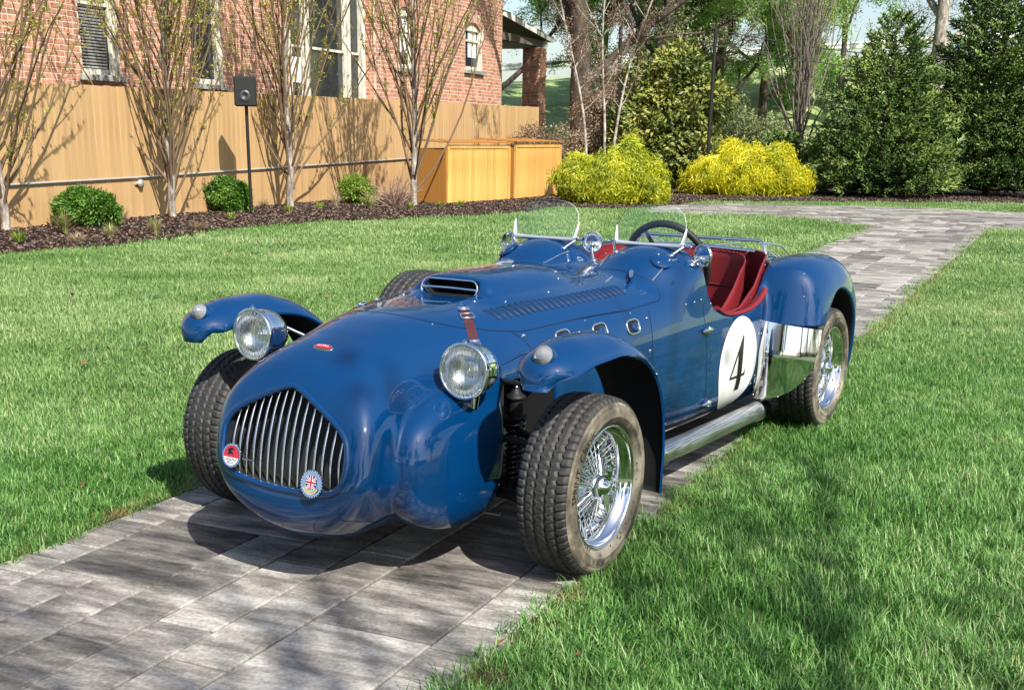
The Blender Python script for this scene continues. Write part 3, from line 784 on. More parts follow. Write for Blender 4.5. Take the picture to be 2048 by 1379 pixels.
def surf_frame(p, d):
    P, N = on_body([p], d); return Vector(P[0]), Vector(N[0])
def rivet(p, d, parent, r=.0052, name='rivet', m=None):
    c, n = surf_frame(p, d); rot = Vector((0, 0, 1)).rotation_difference(n).to_matrix()
    return MB().lathe([(r, 0), (r*.85, r*.45), (r*.45, r*.75), (.0002, r*.85)], c, 'z', 10, rot=rot).build(name, m or M_chrome, parent)
for s, dp in ((1, doorL), (-1, doorR)):
    # hinges
    for z in (.588, .268):
        c, n = surf_frame((-1.476 if z > .4 else -1.535, .9*s, z), (0, -s, 0))
        pts = []; mb = MB()
        mb.tube([c+Vector((a, 0, 0))+n*.010 for a in (-.060, -.045, -.02, -.008, .008, .02, .045, .060)], [.002, .007, .011, .0145, .0145, .011, .007, .002], 12, ell=(1, 1))
        mb.lathe([(.013, -.012), (.0165, -.010), (.0165, .010), (.013, .012)], c+n*.010, 'z', 16)
        mb.build('hinge', M_chrome, dp)
    for p in ((-.994, .687), (-.98, .565), (-.98, .44)): rivet((p[0], .9*s, p[1]), (0, -s, 0), body, .007)
    for p in ((-1.305, .709), (-1.371, .713), (-1.43, .717)): rivet((p[0], .9*s, p[1]), (0, -s, 0), body)
    rivet((-.22, .9*s, .707), (0, -s, 0), body, .008)
    for p in ((-2.085, .557), (-2.05, .27), (-1.54, .69), (-2.07, .50)): rivet((p[0], .9*s, p[1]), (0, -s, 0), dp)
    for p in ((-.21, .34), (.10, .18), (-.6, .375), (-.9, .412)): rivet((p[0], p[1]*s, 1.0), (0, 0, -1), body, .0035)
    for p in ((-.205, .150), (-.303, .215), (-.588, .225), (-.76, .17)): rivet((p[0], p[1]*s, 1.0), (0, 0, -1), hood, .0055)
    # port holes
    for px_, pz_ in ((-.431, .677), (-.659, .676), (-.880, .667)):
        c, n = surf_frame((px_, .9*s, pz_), (0, -s, 0))
        t = Vector((1, 0, 0)); t = (t-n*t.dot(n)).normalized(); u = n.cross(t); u = u if u.z > 0 else -u
        ring = []
        for k in range(32):
            a = 2*math.pi*k/32; ring.append(c+t*(.043*math.copysign(abs(math.cos(a))**.6, math.cos(a)))+u*(.027*math.copysign(abs(math.sin(a))**.6, math.sin(a)))+n*.001)
        po = MB().tube(ring, .0048, 8, closed=True).build('port_ring', M_chrome, body)
        mb = MB(); inner = [c+(q-c)*.93+n*.0004 for q in ring]; deep_ = [c+(q-c)*.86+n*.0011 for q in ring]
        mb.add([c+n*.0012]+deep_, [(0, 1+k, 1+(k+1) % 32) for k in range(32)]); mb.add(inner+deep_, [(k, (k+1) % 32, 32+(k+1) % 32, 32+k) for k in range(32)])
        mb.build('port_hole', M_black, body)
        rot = Vector((0, 0, 1)).rotation_difference(n).to_matrix()
        MB().lathe([(.021, .001), (.019, .007), (.012, .010), (.0002, .011)], c-t*.010-u*.004, 'z', 20, rot=rot).build('port_pipe', M_blue, po)
    # bonnet louvres
    for k in range(24):
        x = -.180-k*.0346; y = .243+.082*(k/23)
        A, NA_ = surf_frame((x+.008, (y-.036)*s, 1), (0, 0, -1)); B, NB_ = surf_frame((x-.002, (y+.036)*s, 1), (0, 0, -1))
        pts = [A.lerp(B, i/8)+(NA_.lerp(NB_, i/8))*(-.002+.0045*math.sin(math.pi*i/8)) for i in range(9)]
        MB().tube(pts, [.002, .006, .0078, .0082, .0082, .0082, .0078, .006, .002], 8).build('louvre', M_blue, hood)
        pts = [A.lerp(B, .08+.84*i/6)+Vector((.0095, 0, 0))+(NA_.lerp(NB_, i/6))*.0004 for i in range(7)]
        MB().tube(pts, .0042, 6).build('louvre_slot', M_seam, hood)
    # bonnet strap with buckle, and rear lid catch
    P, N = on_body([(.245-.010*i/18*0, (.262+.0*i)*s, 1) for i in range(2)], (0, 0, -1))
    path = [(-.089+.0077*i, (.180+.0076*i)*s, 1.2) for i in range(17)]
    P, N = on_body(path, (0, 0, -1))
    mb = MB(); t = Vector((.76, -.66*s, 0)).normalized(); Vv = []
    for p, n_ in zip(P, N):
        p = Vector(p)+Vector(n_)*.0045
        for a, h in ((-.0165, -.003), (-.0165, .0), (.0165, .0), (.0165, -.003)): Vv.append(p+t*a+Vector(n_)*h)
    n = len(P); Fq = []
    for i in range(n-1):
        for k in range(3): a = i*4+k; Fq.append((a, a+1, a+5, a+4))
    mb.add(Vv, Fq, 0); st = mb.build('bonnet_strap', M_strap, hood)
    def frame_box(i, w, h, r_, m, nm):
        p = Vector(P[i])+Vector(N[i])*.008; u = (Vector(P[min(i+1, n-1)])-Vector(P[max(i-1, 0)])).normalized()
        cs = [p+t*(w*a)+u*(h*b) for a, b in ((-1, -1), (1, -1), (1, 1), (-1, 1))]
        MB().tube([cs[0], (cs[0]+cs[1])/2, cs[1], (cs[1]+cs[2])/2, cs[2], (cs[2]+cs[3])/2, cs[3], (cs[3]+cs[0])/2], r_, 6, closed=True).build(nm, m, st)
        return p, u
    frame_box(5, .022, .015, .0036, M_chrome, 'buckle')
    for i, hgt in ((0, .012), (16, .020)):
        p, u = frame_box(i, .017, hgt*.6, .003, M_chrome, 'strap_plate')
        cs = [p+t*(.018*a)+u*(hgt*b)+Vector(N[i])*.0 for a, b in ((-1, -1), (1, -1), (1, 1), (-1, 1))]
        mb = MB(); mb.add(cs, [(0, 1, 2, 3)]); mb.build('strap_plate', M_chrome, st)
    c, n_ = surf_frame((-1.137, .295*s, 1.2), (0, 0, -1))
    MB().tube([c+Vector((.075, .035*s, .004)), c+Vector((.03, .015*s, .014)), c+Vector((-.02, -.005*s, .018)), c+Vector((-.055, -.02*s, .012))], [.004, .012, .015, .009], 10).tube([c, c+Vector((-.02, -.005*s, .016))], .012, 8).build('bonnet_catch', M_chrome, hood)
    # body sweep line
    seam([(-1.02, .9*s, .362), (-1.15, .9*s, .325), (-1.36, .9*s, .26)], (0, -s, 0), body, .007, .0015, 'body_crease', M_blue)
    # filler cap disc on the scuttle side
    c, n_ = surf_frame((-1.27, .9*s, .787), (0, -s, 0)) if 0 else surf_frame((-1.27, .43*s, 1.1), (0, -.3*s, -1)); rot = Vector((0, 0, 1)).rotation_difference(n_).to_matrix()
    MB().lathe([(.047, 0), (.046, .006), (.040, .009), (.0002, .012)], c, 'z', 32, rot=rot).build('vent_cover', M_blue, body)
    for a in (0, 2.1, 4.2):
        MB().lathe([(.005, 0), (.003, .004), (0, .005)], c+rot@Vector((.030*math.cos(a), .030*math.sin(a), .010)), 'z', 8, rot=rot).build('rivet', M_chrome, body)

# scoop mouth trim and bar
def mouthpt(y, z): return Vector((-.262-(z-.80)*.35+.004, y, z))
ring = []
for k in range(40):
    a = 2*math.pi*k/40; y = math.cos(a); ring.append(mouthpt((.088*np.sign(y) if abs(y) > 1e-3 else 0)+.030*math.cos(a), .836+.030*math.sin(a)))
MB().tube(ring, .0032, 8, closed=True).build('scoop_trim', M_chrome, hood)
MB().tube([mouthpt(-.115, .836), mouthpt(0, .838), mouthpt(.115, .836)], .0042, 8).build('scoop_bar', M_chrome, hood)

# ---- side pipe with pierced heat shield
M_pierced = mat('pierced_chrome', (.50, .50, .49), .42, 1)
tc = nd(M_pierced, 'ShaderNodeTexCoord'); mp = nd(M_pierced, 'ShaderNodeMapping'); mp.inputs['Scale'].default_value = (1, 1.4, 1)
lk(M_pierced, tc.outputs['Object'], mp.inputs[0]); vr = nd(M_pierced, 'ShaderNodeTexVoronoi'); vr.inputs['Scale'].default_value = 120; vr.inputs['Randomness'].default_value = 0
lk(M_pierced, mp.outputs[0], vr.inputs['Vector'])
lk(M_pierced, ramp(M_pierced, vr.outputs['Distance'], [(.0, (.02, .02, .02)), (.26, (.03, .03, .03)), (.40, (.60, .60, .58))]), base(M_pierced))
for s in (1,):
    o = MB().tube([(-.70, s*.50, .17), (-.90, s*.530, .165), (-1.2, s*.545, .160), (-1.75, s*.540, .150), (-2.06, s*.530, .140)], .042, 20).build('side_exhaust', M_pierced, car)
    MB().lathe([(.030, 0), (.034, -.02), (.036, -.13), (.033, -.135), (.030, -.12), (.028, -.02)], (-2.05, s*.530, .137), 'x', 24).build('tail_pipe', M_chrome, o)
    MB().tube([(-2.05, s*.530, .14), (-2.075, s*.530, .139)], .050, 20).tube([(-.93, s*.532, .166), (-.95, s*.533, .165)], .050, 20).build('pipe_band', M_steel, o)

# ---- chrome stone guard on the front of each rear wing
def stone_guard(s):
    nz, ny = 20, 14; V = []
    zz = [.195, .205, .22, .25, .29, .33, .38, .44, .49, .53]
    yo = [.560, .600, .640, .682, .718, .742, .758, .766, .767, .766]
    for i in range(nz):
        z = .195+.335*i/(nz-1); ymax = float(np.interp(z, zz, yo))
        for k in range(ny):
            t = k/(ny-1); y = .505+(ymax-.505)*t
            zt_ = .545-.30*(y-.517) if False else 0
            x = -2.080-1.5*(y-.505)**2-.02*max(0, (z-.40)/.13)
            zz_ = z + (i/(nz-1))**2*(.030-.14*(y-.505))
            V.append(Vector((x, s*y, zz_)))
    Fq = [(i*ny+k, i*ny+k+1, (i+1)*ny+k+1, (i+1)*ny+k) for i in range(nz-1) for k in range(ny-1)]
    B = [v-Vector((.004, 0, 0)) for v in V]
    mb = MB(); mb.add(V, Fq, 0, True); mb.add(B, [f[::-1] for f in Fq], 0, True)
    g = mb.build('stone_guard', M_chrome, car)
    for i in (1, 6, 12, 18):
        for k in (0, ny-1):
            MB().lathe([(.0045, 0), (.003, .003), (.0002, .004)], V[i*ny+k]+Vector((.001, 0, 0)), 'x', 8).build('rivet', M_chrome, g)
    return g
stone_guard(1); stone_guard(-1)
# ---- cockpit: padded bench, rim trim, dash, steering wheel
def sweep_pad(path, prof, name, m, parent, cap=True):
    """path: list of (pos, outward, up); prof: (out, up) offsets"""
    mb = MB(); V = []
    for p, o_, u_ in path:
        for a, b in prof: V.append(Vector(p)+Vector(o_)*a+Vector(u_)*b)
    n, m_ = len(path), len(prof); Fq = []
    for i in range(n-1):
        for k in range(m_-1): a = i*m_+k; Fq.append((a, a+1, a+m_+1, a+m_))
    mb.add(V, Fq, 0, True)
    if cap:
        mb.add(V[:m_], [list(range(m_))], 0); mb.add(V[-m_:], [list(range(m_))[::-1]], 0)
    return mb.build(name, m, parent)
def U_path(hx, hy, x0, zf, n=48, pw=3.2, a0=-100, a1=100):
    """U shaped plan curve open to the front"""
    out = []
    for i in range(n+1):
        a = R(a0+(a1-a0)*i/n); c, s = math.cos(a), math.sin(a)
        x = x0 - hx*math.copysign(abs(c)**(2/pw), c); y = hy*math.copysign(abs(s)**(2/pw), s)
        out.append(Vector((x, y, 0)))
    res = []
    for i, p in enumerate(out):
        t = (out[min(i+1, n)]-out[max(i-1, 0)]).normalized(); o_ = Vector((t.y, -t.x, 0))
        if o_.dot(p-Vector((x0, 0, 0))) < 0: o_ = -o_
        p.z = zf(p.x, p.y); res.append((p, o_, Vector((0, 0, 1))))
    return res
def rim_z(x, y):
    return float(np.interp(x, [-2.6, -2.45, -2.30, -2.22, -2.14, -2.02, -1.88, -1.7, -1.6], [.832, .830, .818, .785, .715, .630, .610, .625, .68]))
# upholstered side and rear panel that rises to the body edge
path = U_path(.515, .452, -1.99, rim_z, 60, 3.8, -118, 118)
prof = [(-.040, -.36), (-.030, -.10), (-.022, -.03), (-.012, .004), (.0, .012), (.012, .006), (.016, -.012), (.014, -.02)]
panel = sweep_pad(path, prof, 'cockpit_panel', M_red, car)
pip = MB(); pip.tube([p+o_*.016+u_*.006 for p, o_, u_ in path], .0055, 8).build('rim_piping', M_red, panel)
# seat back: a fat roll that wraps round to the sides
def seat_z(x, y): return float(np.interp(x, [-2.45, -2.32, -2.15, -2.03, -1.92], [.808, .796, .745, .650, .585]))
pathS = U_path(.415, .378, -2.00, seat_z, 72, 3.2, -102, 102)
profS = []
for (a, b) in [(.055, -.10), (.060, -.03), (.045, .010), (.015, .026), (-.022, .022), (-.050, -.002), (-.066, -.045), (-.068, -.095), (-.060, -.125), (-.050, -.135), (-.052, -.18), (-.050, -.26), (-.045, -.33)]: profS.append((a, b))
mb = MB(); V = []
n_, m_ = len(pathS), len(profS)
for i, (p, o_, u_) in enumerate(pathS):
    pleat = .0065*abs(math.sin(i*math.pi*.5)) if 14 < i < 58 else 0
    for k, (a, b) in enumerate(profS):
        w = pleat if 1 < k < 9 else 0
        V.append(p+o_*(a+w)+u_*(b-w))
Fq = []
for i in range(n_-1):
    for k in range(m_-1): a = i*m_+k; Fq.append((a, a+1, a+m_+1, a+m_))
mb.add(V, Fq, 0, True); mb.add(V[:m_], [list(range(m_))]); mb.add(V[-m_:], [list(range(m_))[::-1]])
backrest = mb.build('seat_back', M_red, car)
MB().tube([V[i*m_+3]+Vector((0, 0, .003)) for i in range(n_)], .004, 6).build('piping', M_red, backrest)
MB().tube([V[i*m_+9]+Vector((0, 0, .000)) for i in range(n_)], .005, 6).build('piping', M_dkred, backrest)
MB().tube([V[k]+Vector((.003, 0, 0)) for k in range(3, m_)], .0045, 6).tube([V[(n_-1)*m_+k]+Vector((.003, 0, 0)) for k in range(3, m_)], .0045, 6).build('piping', M_red, backrest)
for s in (1, -1):
    MB().box((-2.02, s*.19, .33), (.48, .33, .14), bev=.04).build('seat_cushion', M_red, car)
MB().box((-1.93, 0, .25), (.90, .84, .02)).build('floor_pan', M_black, car)
MB().box((-1.955, 0, .42), (.42, .10, .20), bev=.02).build('centre_tunnel', M_red, car)
# snap studs on the trim
for y_, x_ in ((.50, -2.22), (.50, -2.16)):
    pass
for i in (46, 52, 57):
    for q in (i, 60-i):
        p, o_, u_ = path[q]
        MB().lathe([(.006, 0), (.004, .004), (.0002, .005)], p-o_*.024+u_*(-.035), 'z', 8).build('snap_stud', M_chrome, panel)
for x, z in ((-2.26, .765), (-2.22, .665)):
    rivet((x, .9, z), (0, -1, 0), body, .006)
# door top trim
dt = []
for i in range(13):
    x = -1.60-.50*i/12; dt.append((x, .50, .612+.0*i))
for s, dp in ((1, doorL), (-1, doorR)):
    pts = []
    for i in range(25):
        x = -1.60-.56*i/24
        dx = abs((x+1.86)/.375)**2.6; z = .90-.285*(max(0, 1-dx))**(1/2.6)
        pts.append(Vector((x, s*(.484+.012*(i/24)), z+.002)))
    MB().tube(pts, .0095, 10, ell=(1, 1.6)).build('door_piping', M_red, dp)
# dash
MB().box((-1.50, 0, .70), (.03, .86, .20), bev=.01).build('dashboard', M_blue, car)
for y in (-.1, .0, .1, .22, .36):
    MB().lathe([(.0, -.016), (.030, -.016), (.034, -.018), (.036, -.012), (.036, 0)], (-1.515, y, .745), 'x', 20).build('gauge', M_chrome, car)
# steering wheel
sw = Vector((-1.60, .245, .832)); ax = Vector((-.94, 0, .34)).normalized()
rot = Vector((0, 0, 1)).rotation_difference(ax).to_matrix()
ring = [sw+rot@Vector((.185*math.cos(a), .185*math.sin(a), 0)) for a in [2*math.pi*k/64 for k in range(64)]]
steer = MB().tube(ring, .0150, 10, closed=True).build('steering_wheel', M_black, car)
for a in (R(90), R(210), R(330)):
    d = rot@Vector((math.cos(a), math.sin(a), 0)); tt = rot@Vector((-math.sin(a), math.cos(a), 0))
    m1 = MB(); q = [sw+d*r_+tt*w_+ax*h_ for r_, w_, h_ in ((.02, .014, -.02), (.02, -.014, -.02), (.178, -.009, 0), (.178, .009, 0))]
    q2 = [p-ax*.003 for p in q]; m1.add(q+q2, [(0, 1, 2, 3), (7, 6, 5, 4), (0, 4, 5, 1), (1, 5, 6, 2), (2, 6, 7, 3), (3, 7, 4, 0)]); m1.build('spoke', M_steel, steer)
MB().lathe([(.0, -.01), (.030, -.012), (.034, -.02), (.026, -.035), (.016, -.045)], sw, 'z', 24, rot=rot).build('boss', M_black, steer)
MB().tube([sw-ax*.03, sw-ax*.30], .018, 12).build('column', M_black, steer)

# ---- aero screens
M_edge = mat('glass_edge_highlight', (.75, .85, .80), .15, spec=.8)
M_alu = mat('satin_aluminium', (.80, .81, .83), .32, .75)
def screen(y, s=1):
    base = Vector((-1.385, y, .930)); up = Vector((-.30, 0, .954)).normalized(); sd = Vector((0, 1, 0)); nrm = sd.cross(up)
    hw, hh = .158, .165
    out = []
    out += [(-hw*.93, 0)]
    N = 40
    for k in range(N+1):
        a = math.pi-math.pi*k/N; c, s_ = math.cos(a), math.sin(a)
        u = hw*(.98)*math.copysign(abs(c)**.62, c); v = hh*(.28+.72*abs(s_)**.72)
        out.append((u, v))
    out += [(hw*.93, 0)]
    V = [base+sd*a+up*b+nrm*.003 for a, b in out]+[base+sd*a+up*b-nrm*.003 for a, b in out]; m = len(out)
    mb = MB(); mb.add(V, [list(range(m))[::-1], list(range(m, 2*m))]+[(i, (i+1) % m, m+(i+1) % m, m+i) for i in range(m)])
    g = mb.build('aero_screen', M_glass, car)
    # bottom frame, then a pale bead that paints the highlight along the glass edge
    fr = [base+sd*a+up*b for a, b in [(-hw*1.0, .072), (-hw*.985, .045), (-hw*.955, .012), (-hw*.90, .0), (-hw*.4, -.001), (0, -.001), (hw*.4, -.001), (hw*.90, .0), (hw*.955, .012), (hw*.985, .045), (hw*1.0, .072)]]
    MB().tube(fr, [.004, .008, .012, .013, .0115, .011, .0115, .013, .012, .008, .003], 10, ell=(1.3, .8)).build('screen_frame', M_alu, g)
    MB().tube([base+sd*a+up*b for a, b in out[1:-1]], .0010, 6).build('edge_highlight', M_edge, g)
    for t in (-1, 1):
        k = base+sd*(t*(hw+.006))+up*.004
        cl = MB().tube([k-sd*t*.022, k+sd*t*.020], [.0075, .0075], 10).tube([k+sd*t*.02, k+sd*t*.028], [.011, .009], 10).tube([k+Vector((.012, 0, 0)), k-Vector((.014, 0, 0))], .007, 8)
        cl.build('clamp', M_chrome, g)
        foot, fn = surf_frame((-1.335, y+t*.125, 1.2), (0, 0, -1))
        MB().tube([k, k.lerp(foot, .5)+Vector((.004, 0, 0)), foot], [.0055, .005, .0065], 8).lathe([(.014, 0), (.012, .006), (.006, .009)], foot, 'z', 14).build('screen_leg', M_chrome, g)
    return g
screen(.250); screen(-.250)
# chrome braces running down the front of the humps
for y in (.250, -.250):
    for t in (-1, 1):
        P, N = on_body([(-1.335+.16*i/8, y+t*(.150-.004*i), 1.2) for i in range(9)], (0, 0, -1))
        MB().tube([Vector(p)+Vector(n)*.003 for p, n in zip(P, N)], .0035, 6).build('screen_brace', M_chrome, body)
    # hump crest rubber
    P, N = on_body([(-1.452, y+.19*(i-10)/10, 1.2) for i in range(21)], (0, 0, -1))
# ---- mirrors
M_mirror = mat('mirror_glass', (.92, .93, .92), .0, 1)
def mirror(foot, head, face, r):
    c, n = surf_frame(foot, (0, 0, -1)); head = Vector(head); fz = Vector(face).normalized(); rot = Vector((0, 0, 1)).rotation_difference(fz).to_matrix()
    o = MB().lathe([(.0002, -.0100), (r*.90, -.0085), (r*.905, -.012), (r*1.0, -.010), (r, 0), (r*.98, .004), (r*.94, .003)], head, 'z', 32, rot=rot).build('wing_mirror', M_chrome, car)
    MB().lathe([(r*.95, .002), (r*.5, .0035), (.0002, .004)], head, 'z', 32, rot=rot).build('mirror_glass', M_mirror, o)
    k = head-fz*.016-Vector((0, 0, .012))
    MB().tube([c, c.lerp(k, .55)+Vector((.006, 0, .004)), k], [.006, .0045, .006], 8).lathe([(.016, 0), (.013, .007), (.006, .012)], c, 'z', 14).lathe([(.0, -.014), (.011, -.010), (.014, 0), (.011, .010), (.0, .014)], k, 'z', 14).build('mirror_stalk', M_chrome, o)
mirror((-1.40, -.012, 1.2), (-1.43, -.035, .922), (-.93, -.34, .04), .045)
mirror((-1.40, .440, 1.2), (-1.455, .468, .893), (-.93, .34, .02), .047)
mirror((-1.40, -.440, 1.2), (-1.455, -.468, .893), (-.95, .30, 0), .047)
# ---- luggage rack of chrome tube
rk = MB(); zr = .878
def dk(x, y, h): 
    c, n = surf_frame((x, y, 1.2), (0, 0, -1)); return Vector((c.x, c.y, c.z+h))
A = [Vector((-2.52, .36, .800)), Vector((-2.53, .335, zr-.01)), Vector((-2.55, .31, zr)), Vector((-2.55, 0, zr)), Vector((-2.55, -.31, zr)), Vector((-2.53, -.335, zr-.01)), Vector((-2.52, -.36, .800))]
rk.tube(A, .0085, 10)
for s in (1, -1):
    rk.tube([Vector((-2.55, .335*s, zr-.01)), Vector((-2.75, .345*s, .845)), Vector((-3.02, .33*s, .76))], .0075, 8)
    rk.tube([Vector((-2.40, .30*s, .83)), Vector((-2.75, .30*s, .815)), Vector((-3.0, .28*s, .75))], .0075, 8)
rk.tube([Vector((-2.42, .34, .836)), Vector((-2.42, 0, .848)), Vector((-2.42, -.34, .836))], .011, 10)
for y in (-.1, .1):
    rk.tube([Vector((-2.42, y, .85)), Vector((-2.8, y, .84)), Vector((-3.0, y, .76))], .006, 8)
rk.tube([Vector((-3.02, .33, .76)), Vector((-3.05, 0, .765)), Vector((-3.02, -.33, .76))], .0085, 8)
rk.build('luggage_rack', M_chrome, car)
# fuel filler on the tail
fc, fn = surf_frame((-2.78, .37, 1.2), (0, 0, -1)); rot = Vector((0, 0, 1)).rotation_difference(fn).to_matrix()
MB().lathe([(.05, 0), (.05, .02), (.044, .028), (.0002, .034)], fc, 'z', 24, rot=rot).build('fuel_filler', M_chrome, car)

# the nose shell sits slightly askew on its frame: shear and twist every nose part together
bpy.context.view_layer.update()
_inv = car.matrix_world.inverted(); _done = set()
def _desc(o):
    for c in o.children:
        yield c
        yield from _desc(c)
for o in list(_desc(car)):
    if o.type != 'MESH' or o.name.split('.')[0] in ('tyre', 'wheel', 'outer_sidewall', 'inner_sidewall', 'spokes', 'hub', 'knock_off_nut', 'brake_disc', 'sidewall_lettering', 'headlamp', 'reflector', 'lens', 'bracket', 'rim_clip', 'front_wing', 'damper', 'coil_spring', 'suspension_arm', 'spare_wheel'): continue
    if o.data.name in _done: continue
    M = np.array(_inv @ o.matrix_world); n = len(o.data.vertices); co = np.empty(n*3, np.float32); o.data.vertices.foreach_get('co', co); W = co.reshape(-1, 3)@M[:3, :3].T+M[:3, 3]
    if W[:, 0].max() < -.15 or np.abs(W[:, 1]).min() > .5: continue
    w = np.clip((W[:, 0]+.15)/.55, 0, 1); w = w*w*(3-2*w)
    W[:, 1] += w*(.010+.014*np.clip((.55-W[:, 2])/.2, 0, 1)); W[:, 2] -= .030*W[:, 1]*w
    Mi = np.linalg.inv(M); co = (W@Mi[:3, :3].T+Mi[:3, 3]).astype(np.float32); o.data.vertices.foreach_set('co', co.ravel()); o.data.update(); _done.add(o.data.name)
# ================================================================== INSTANCING HELPER (foliage, grass, chips)
def variants(name, objs):
    c = bpy.data.collections.new(name)
    for o in objs:
        for cc in list(o.users_collection): cc.objects.unlink(o)
        c.objects.link(o)
    return c
def scatter(name, P, rot, scl, coll, nvar, parent=None, idx=None):
    P = np.asarray(P, np.float32); n = len(P)
    me = bpy.data.meshes.new(name); me.vertices.add(n); me.vertices.foreach_set('co', P.ravel())
    a = me.attributes.new('rot', 'FLOAT_VECTOR', 'POINT'); a.data.foreach_set('vector', np.asarray(rot, np.float32).ravel())
    scl = np.asarray(scl, np.float32)
    if scl.ndim == 1: scl = np.repeat(scl[:, None], 3, 1)
    a = me.attributes.new('scl', 'FLOAT_VECTOR', 'POINT'); a.data.foreach_set('vector', scl.ravel())
    a = me.attributes.new('idx', 'INT', 'POINT'); a.data.foreach_set('value', (np.random.randint(0, nvar, n) if idx is None else idx).astype(np.int32))
    o = bpy.data.objects.new(name, me); link(o, parent)
    g = bpy.data.node_groups.new(name, 'GeometryNodeTree')
    g.interface.new_socket('Geometry', in_out='INPUT', socket_type='NodeSocketGeometry'); g.interface.new_socket('Geometry', in_out='OUTPUT', socket_type='NodeSocketGeometry')
    N = g.nodes; L = g.links
    gi = N.new('NodeGroupInput'); go = N.new('NodeGroupOutput'); ip = N.new('GeometryNodeInstanceOnPoints'); ci = N.new('GeometryNodeCollectionInfo')
    ci.inputs['Collection'].default_value = coll; ci.inputs['Separate Children'].default_value = True; ci.inputs['Reset Children'].default_value = True
    ip.inputs['Pick Instance'].default_value = True
    def attr(nm, t):
        q = N.new('GeometryNodeInputNamedAttribute'); q.data_type = t; q.inputs['Name'].default_value = nm; return q.outputs[0]
    L.new(gi.outputs[0], ip.inputs['Points']); L.new(ci.outputs[0], ip.inputs['Instance']); L.new(attr('idx', 'INT'), ip.inputs['Instance Index'])
    er = N.new('FunctionNodeEulerToRotation'); L.new(attr('rot', 'FLOAT_VECTOR'), er.inputs[0]); L.new(er.outputs[0], ip.inputs['Rotation'])
    L.new(attr('scl', 'FLOAT_VECTOR'), ip.inputs['Scale']); L.new(ip.outputs[0], go.inputs[0])
    md = o.modifiers.new('scatter', 'NODES'); md.node_group = g
    return o
def leaf_mat(name, stops, nscale=1.5, trans=.35, rough=.5, gloss=.04, var=.25):
    """thin leaf: diffuse + light passing through; colour varies from place to place"""
    m = bpy.data.materials.new(name); m.use_nodes = True; t = m.node_tree
    for n in list(t.nodes): t.nodes.remove(n)
    out = nd(m, 'ShaderNodeOutputMaterial')
    geo = nd(m, 'ShaderNodeNewGeometry'); no = nd(m, 'ShaderNodeTexNoise'); no.inputs['Scale'].default_value = nscale; no.inputs['Detail'].default_value = 3
    lk(m, geo.outputs['Position'], no.inputs['Vector'])
    oi = nd(m, 'ShaderNodeObjectInfo'); ri = geo.outputs['Random Per Island']
    ad = nd(m, 'ShaderNodeMath', operation='MULTIPLY_ADD'); lk(m, ri, ad.inputs[0]); ad.inputs[1].default_value = var; lk(m, no.outputs['Fac'], ad.inputs[2])
    a2 = nd(m, 'ShaderNodeMath', operation='SUBTRACT'); lk(m, ad.outputs[0], a2.inputs[0]); a2.inputs[1].default_value = var/2
    c = ramp(m, a2.outputs[0], stops)
    df = nd(m, 'ShaderNodeBsdfDiffuse'); tr = nd(m, 'ShaderNodeBsdfTranslucent'); gl = nd(m, 'ShaderNodeBsdfGlossy'); gl.inputs['Roughness'].default_value = rough
    lk(m, c, df.inputs[0]); lk(m, c, tr.inputs[0])
    mx = nd(m, 'ShaderNodeMixShader'); mx.inputs[0].default_value = trans; lk(m, df.outputs[0], mx.inputs[1]); lk(m, tr.outputs[0], mx.inputs[2])
    m2 = nd(m, 'ShaderNodeMixShader'); m2.inputs[0].default_value = gloss; lk(m, mx.outputs[0], m2.inputs[1]); lk(m, gl.outputs[0], m2.inputs[2])
    lk(m, m2.outputs[0], out.inputs[0]); return m
def in_poly(P, poly):
    x, y = P[:, 0], P[:, 1]; ins = np.zeros(len(P), bool); n = len(poly)
    for i in range(n):
        a = poly[i]; b = poly[(i+1) % n]
        c = ((a[1] > y) != (b[1] > y)) & (x < (b[0]-a[0])*(y-a[1])/(b[1]-a[1]+1e-12)+a[0]); ins ^= c
    return ins
def project(P):
    Q = np.asarray(P, float)-np.array([0, 0, CAMH]); d = Q@cF
    return 1024+FPX*(Q@cR)/d, CY-FPX*(Q@cU)/d, d

# ================================================================== GROUND
pd = np.array([.404, .915]); pd /= np.linalg.norm(pd); pn = np.array([pd[1], -pd[0]]); po_ = np.array([.17, 3.6])
def path_pt(a, r): q = po_+pd*a+pn*r; return (float(q[0]), float(q[1]))
PATH_STRIP = [path_pt(-6, .02), path_pt(19.5, .02), path_pt(21.5, .35), path_pt(21.5, -2.4), path_pt(19.3, -1.80), path_pt(18.2, -1.74), path_pt(-6, -1.74)]
def P2(u, v): q = px(u, v); return (q.x, q.y)
CROSS = [P2(1300, 424), P2(1400, 428), P2(1520, 431), P2(1620, 437), P2(1690, 445), P2(1727, 451), P2(1724, 457), P2(1700, 464), P2(1965, 466), P2(1982, 459), P2(2048, 456), P2(2400, 452),
         P2(2400, 430), P2(2048, 425), P2(1800, 415), P2(1600, 410), P2(1450, 407), P2(1300, 411)]
MULCH_EDGE = [(-400, 566), (-50, 516), (60, 504), (150, 498), (240, 487), (330, 478), (400, 466), (480, 453), (560, 450), (640, 443), (800, 438), (1000, 429), (1060, 422), (1110, 413), (1180, 417), (1260, 418), (1330, 411), (1390, 405), (1500, 403), (1700, 404), (2048, 407), (2500, 412)]
MULCH = [P2(*q) for q in MULCH_EDGE] + [(24, 60), (-26, 60), (-26, 6)]
M_soil = mat('lawn_soil', (.06, .10, .03), .95)
_n = noise(M_soil, 3, 6); lk(M_soil, ramp(M_soil, _n, [(.3, (.030, .060, .014)), (.55, (.06, .105, .025)), (.75, (.11, .13, .05))]), base(M_soil))
mb = MB(); S_ = 260
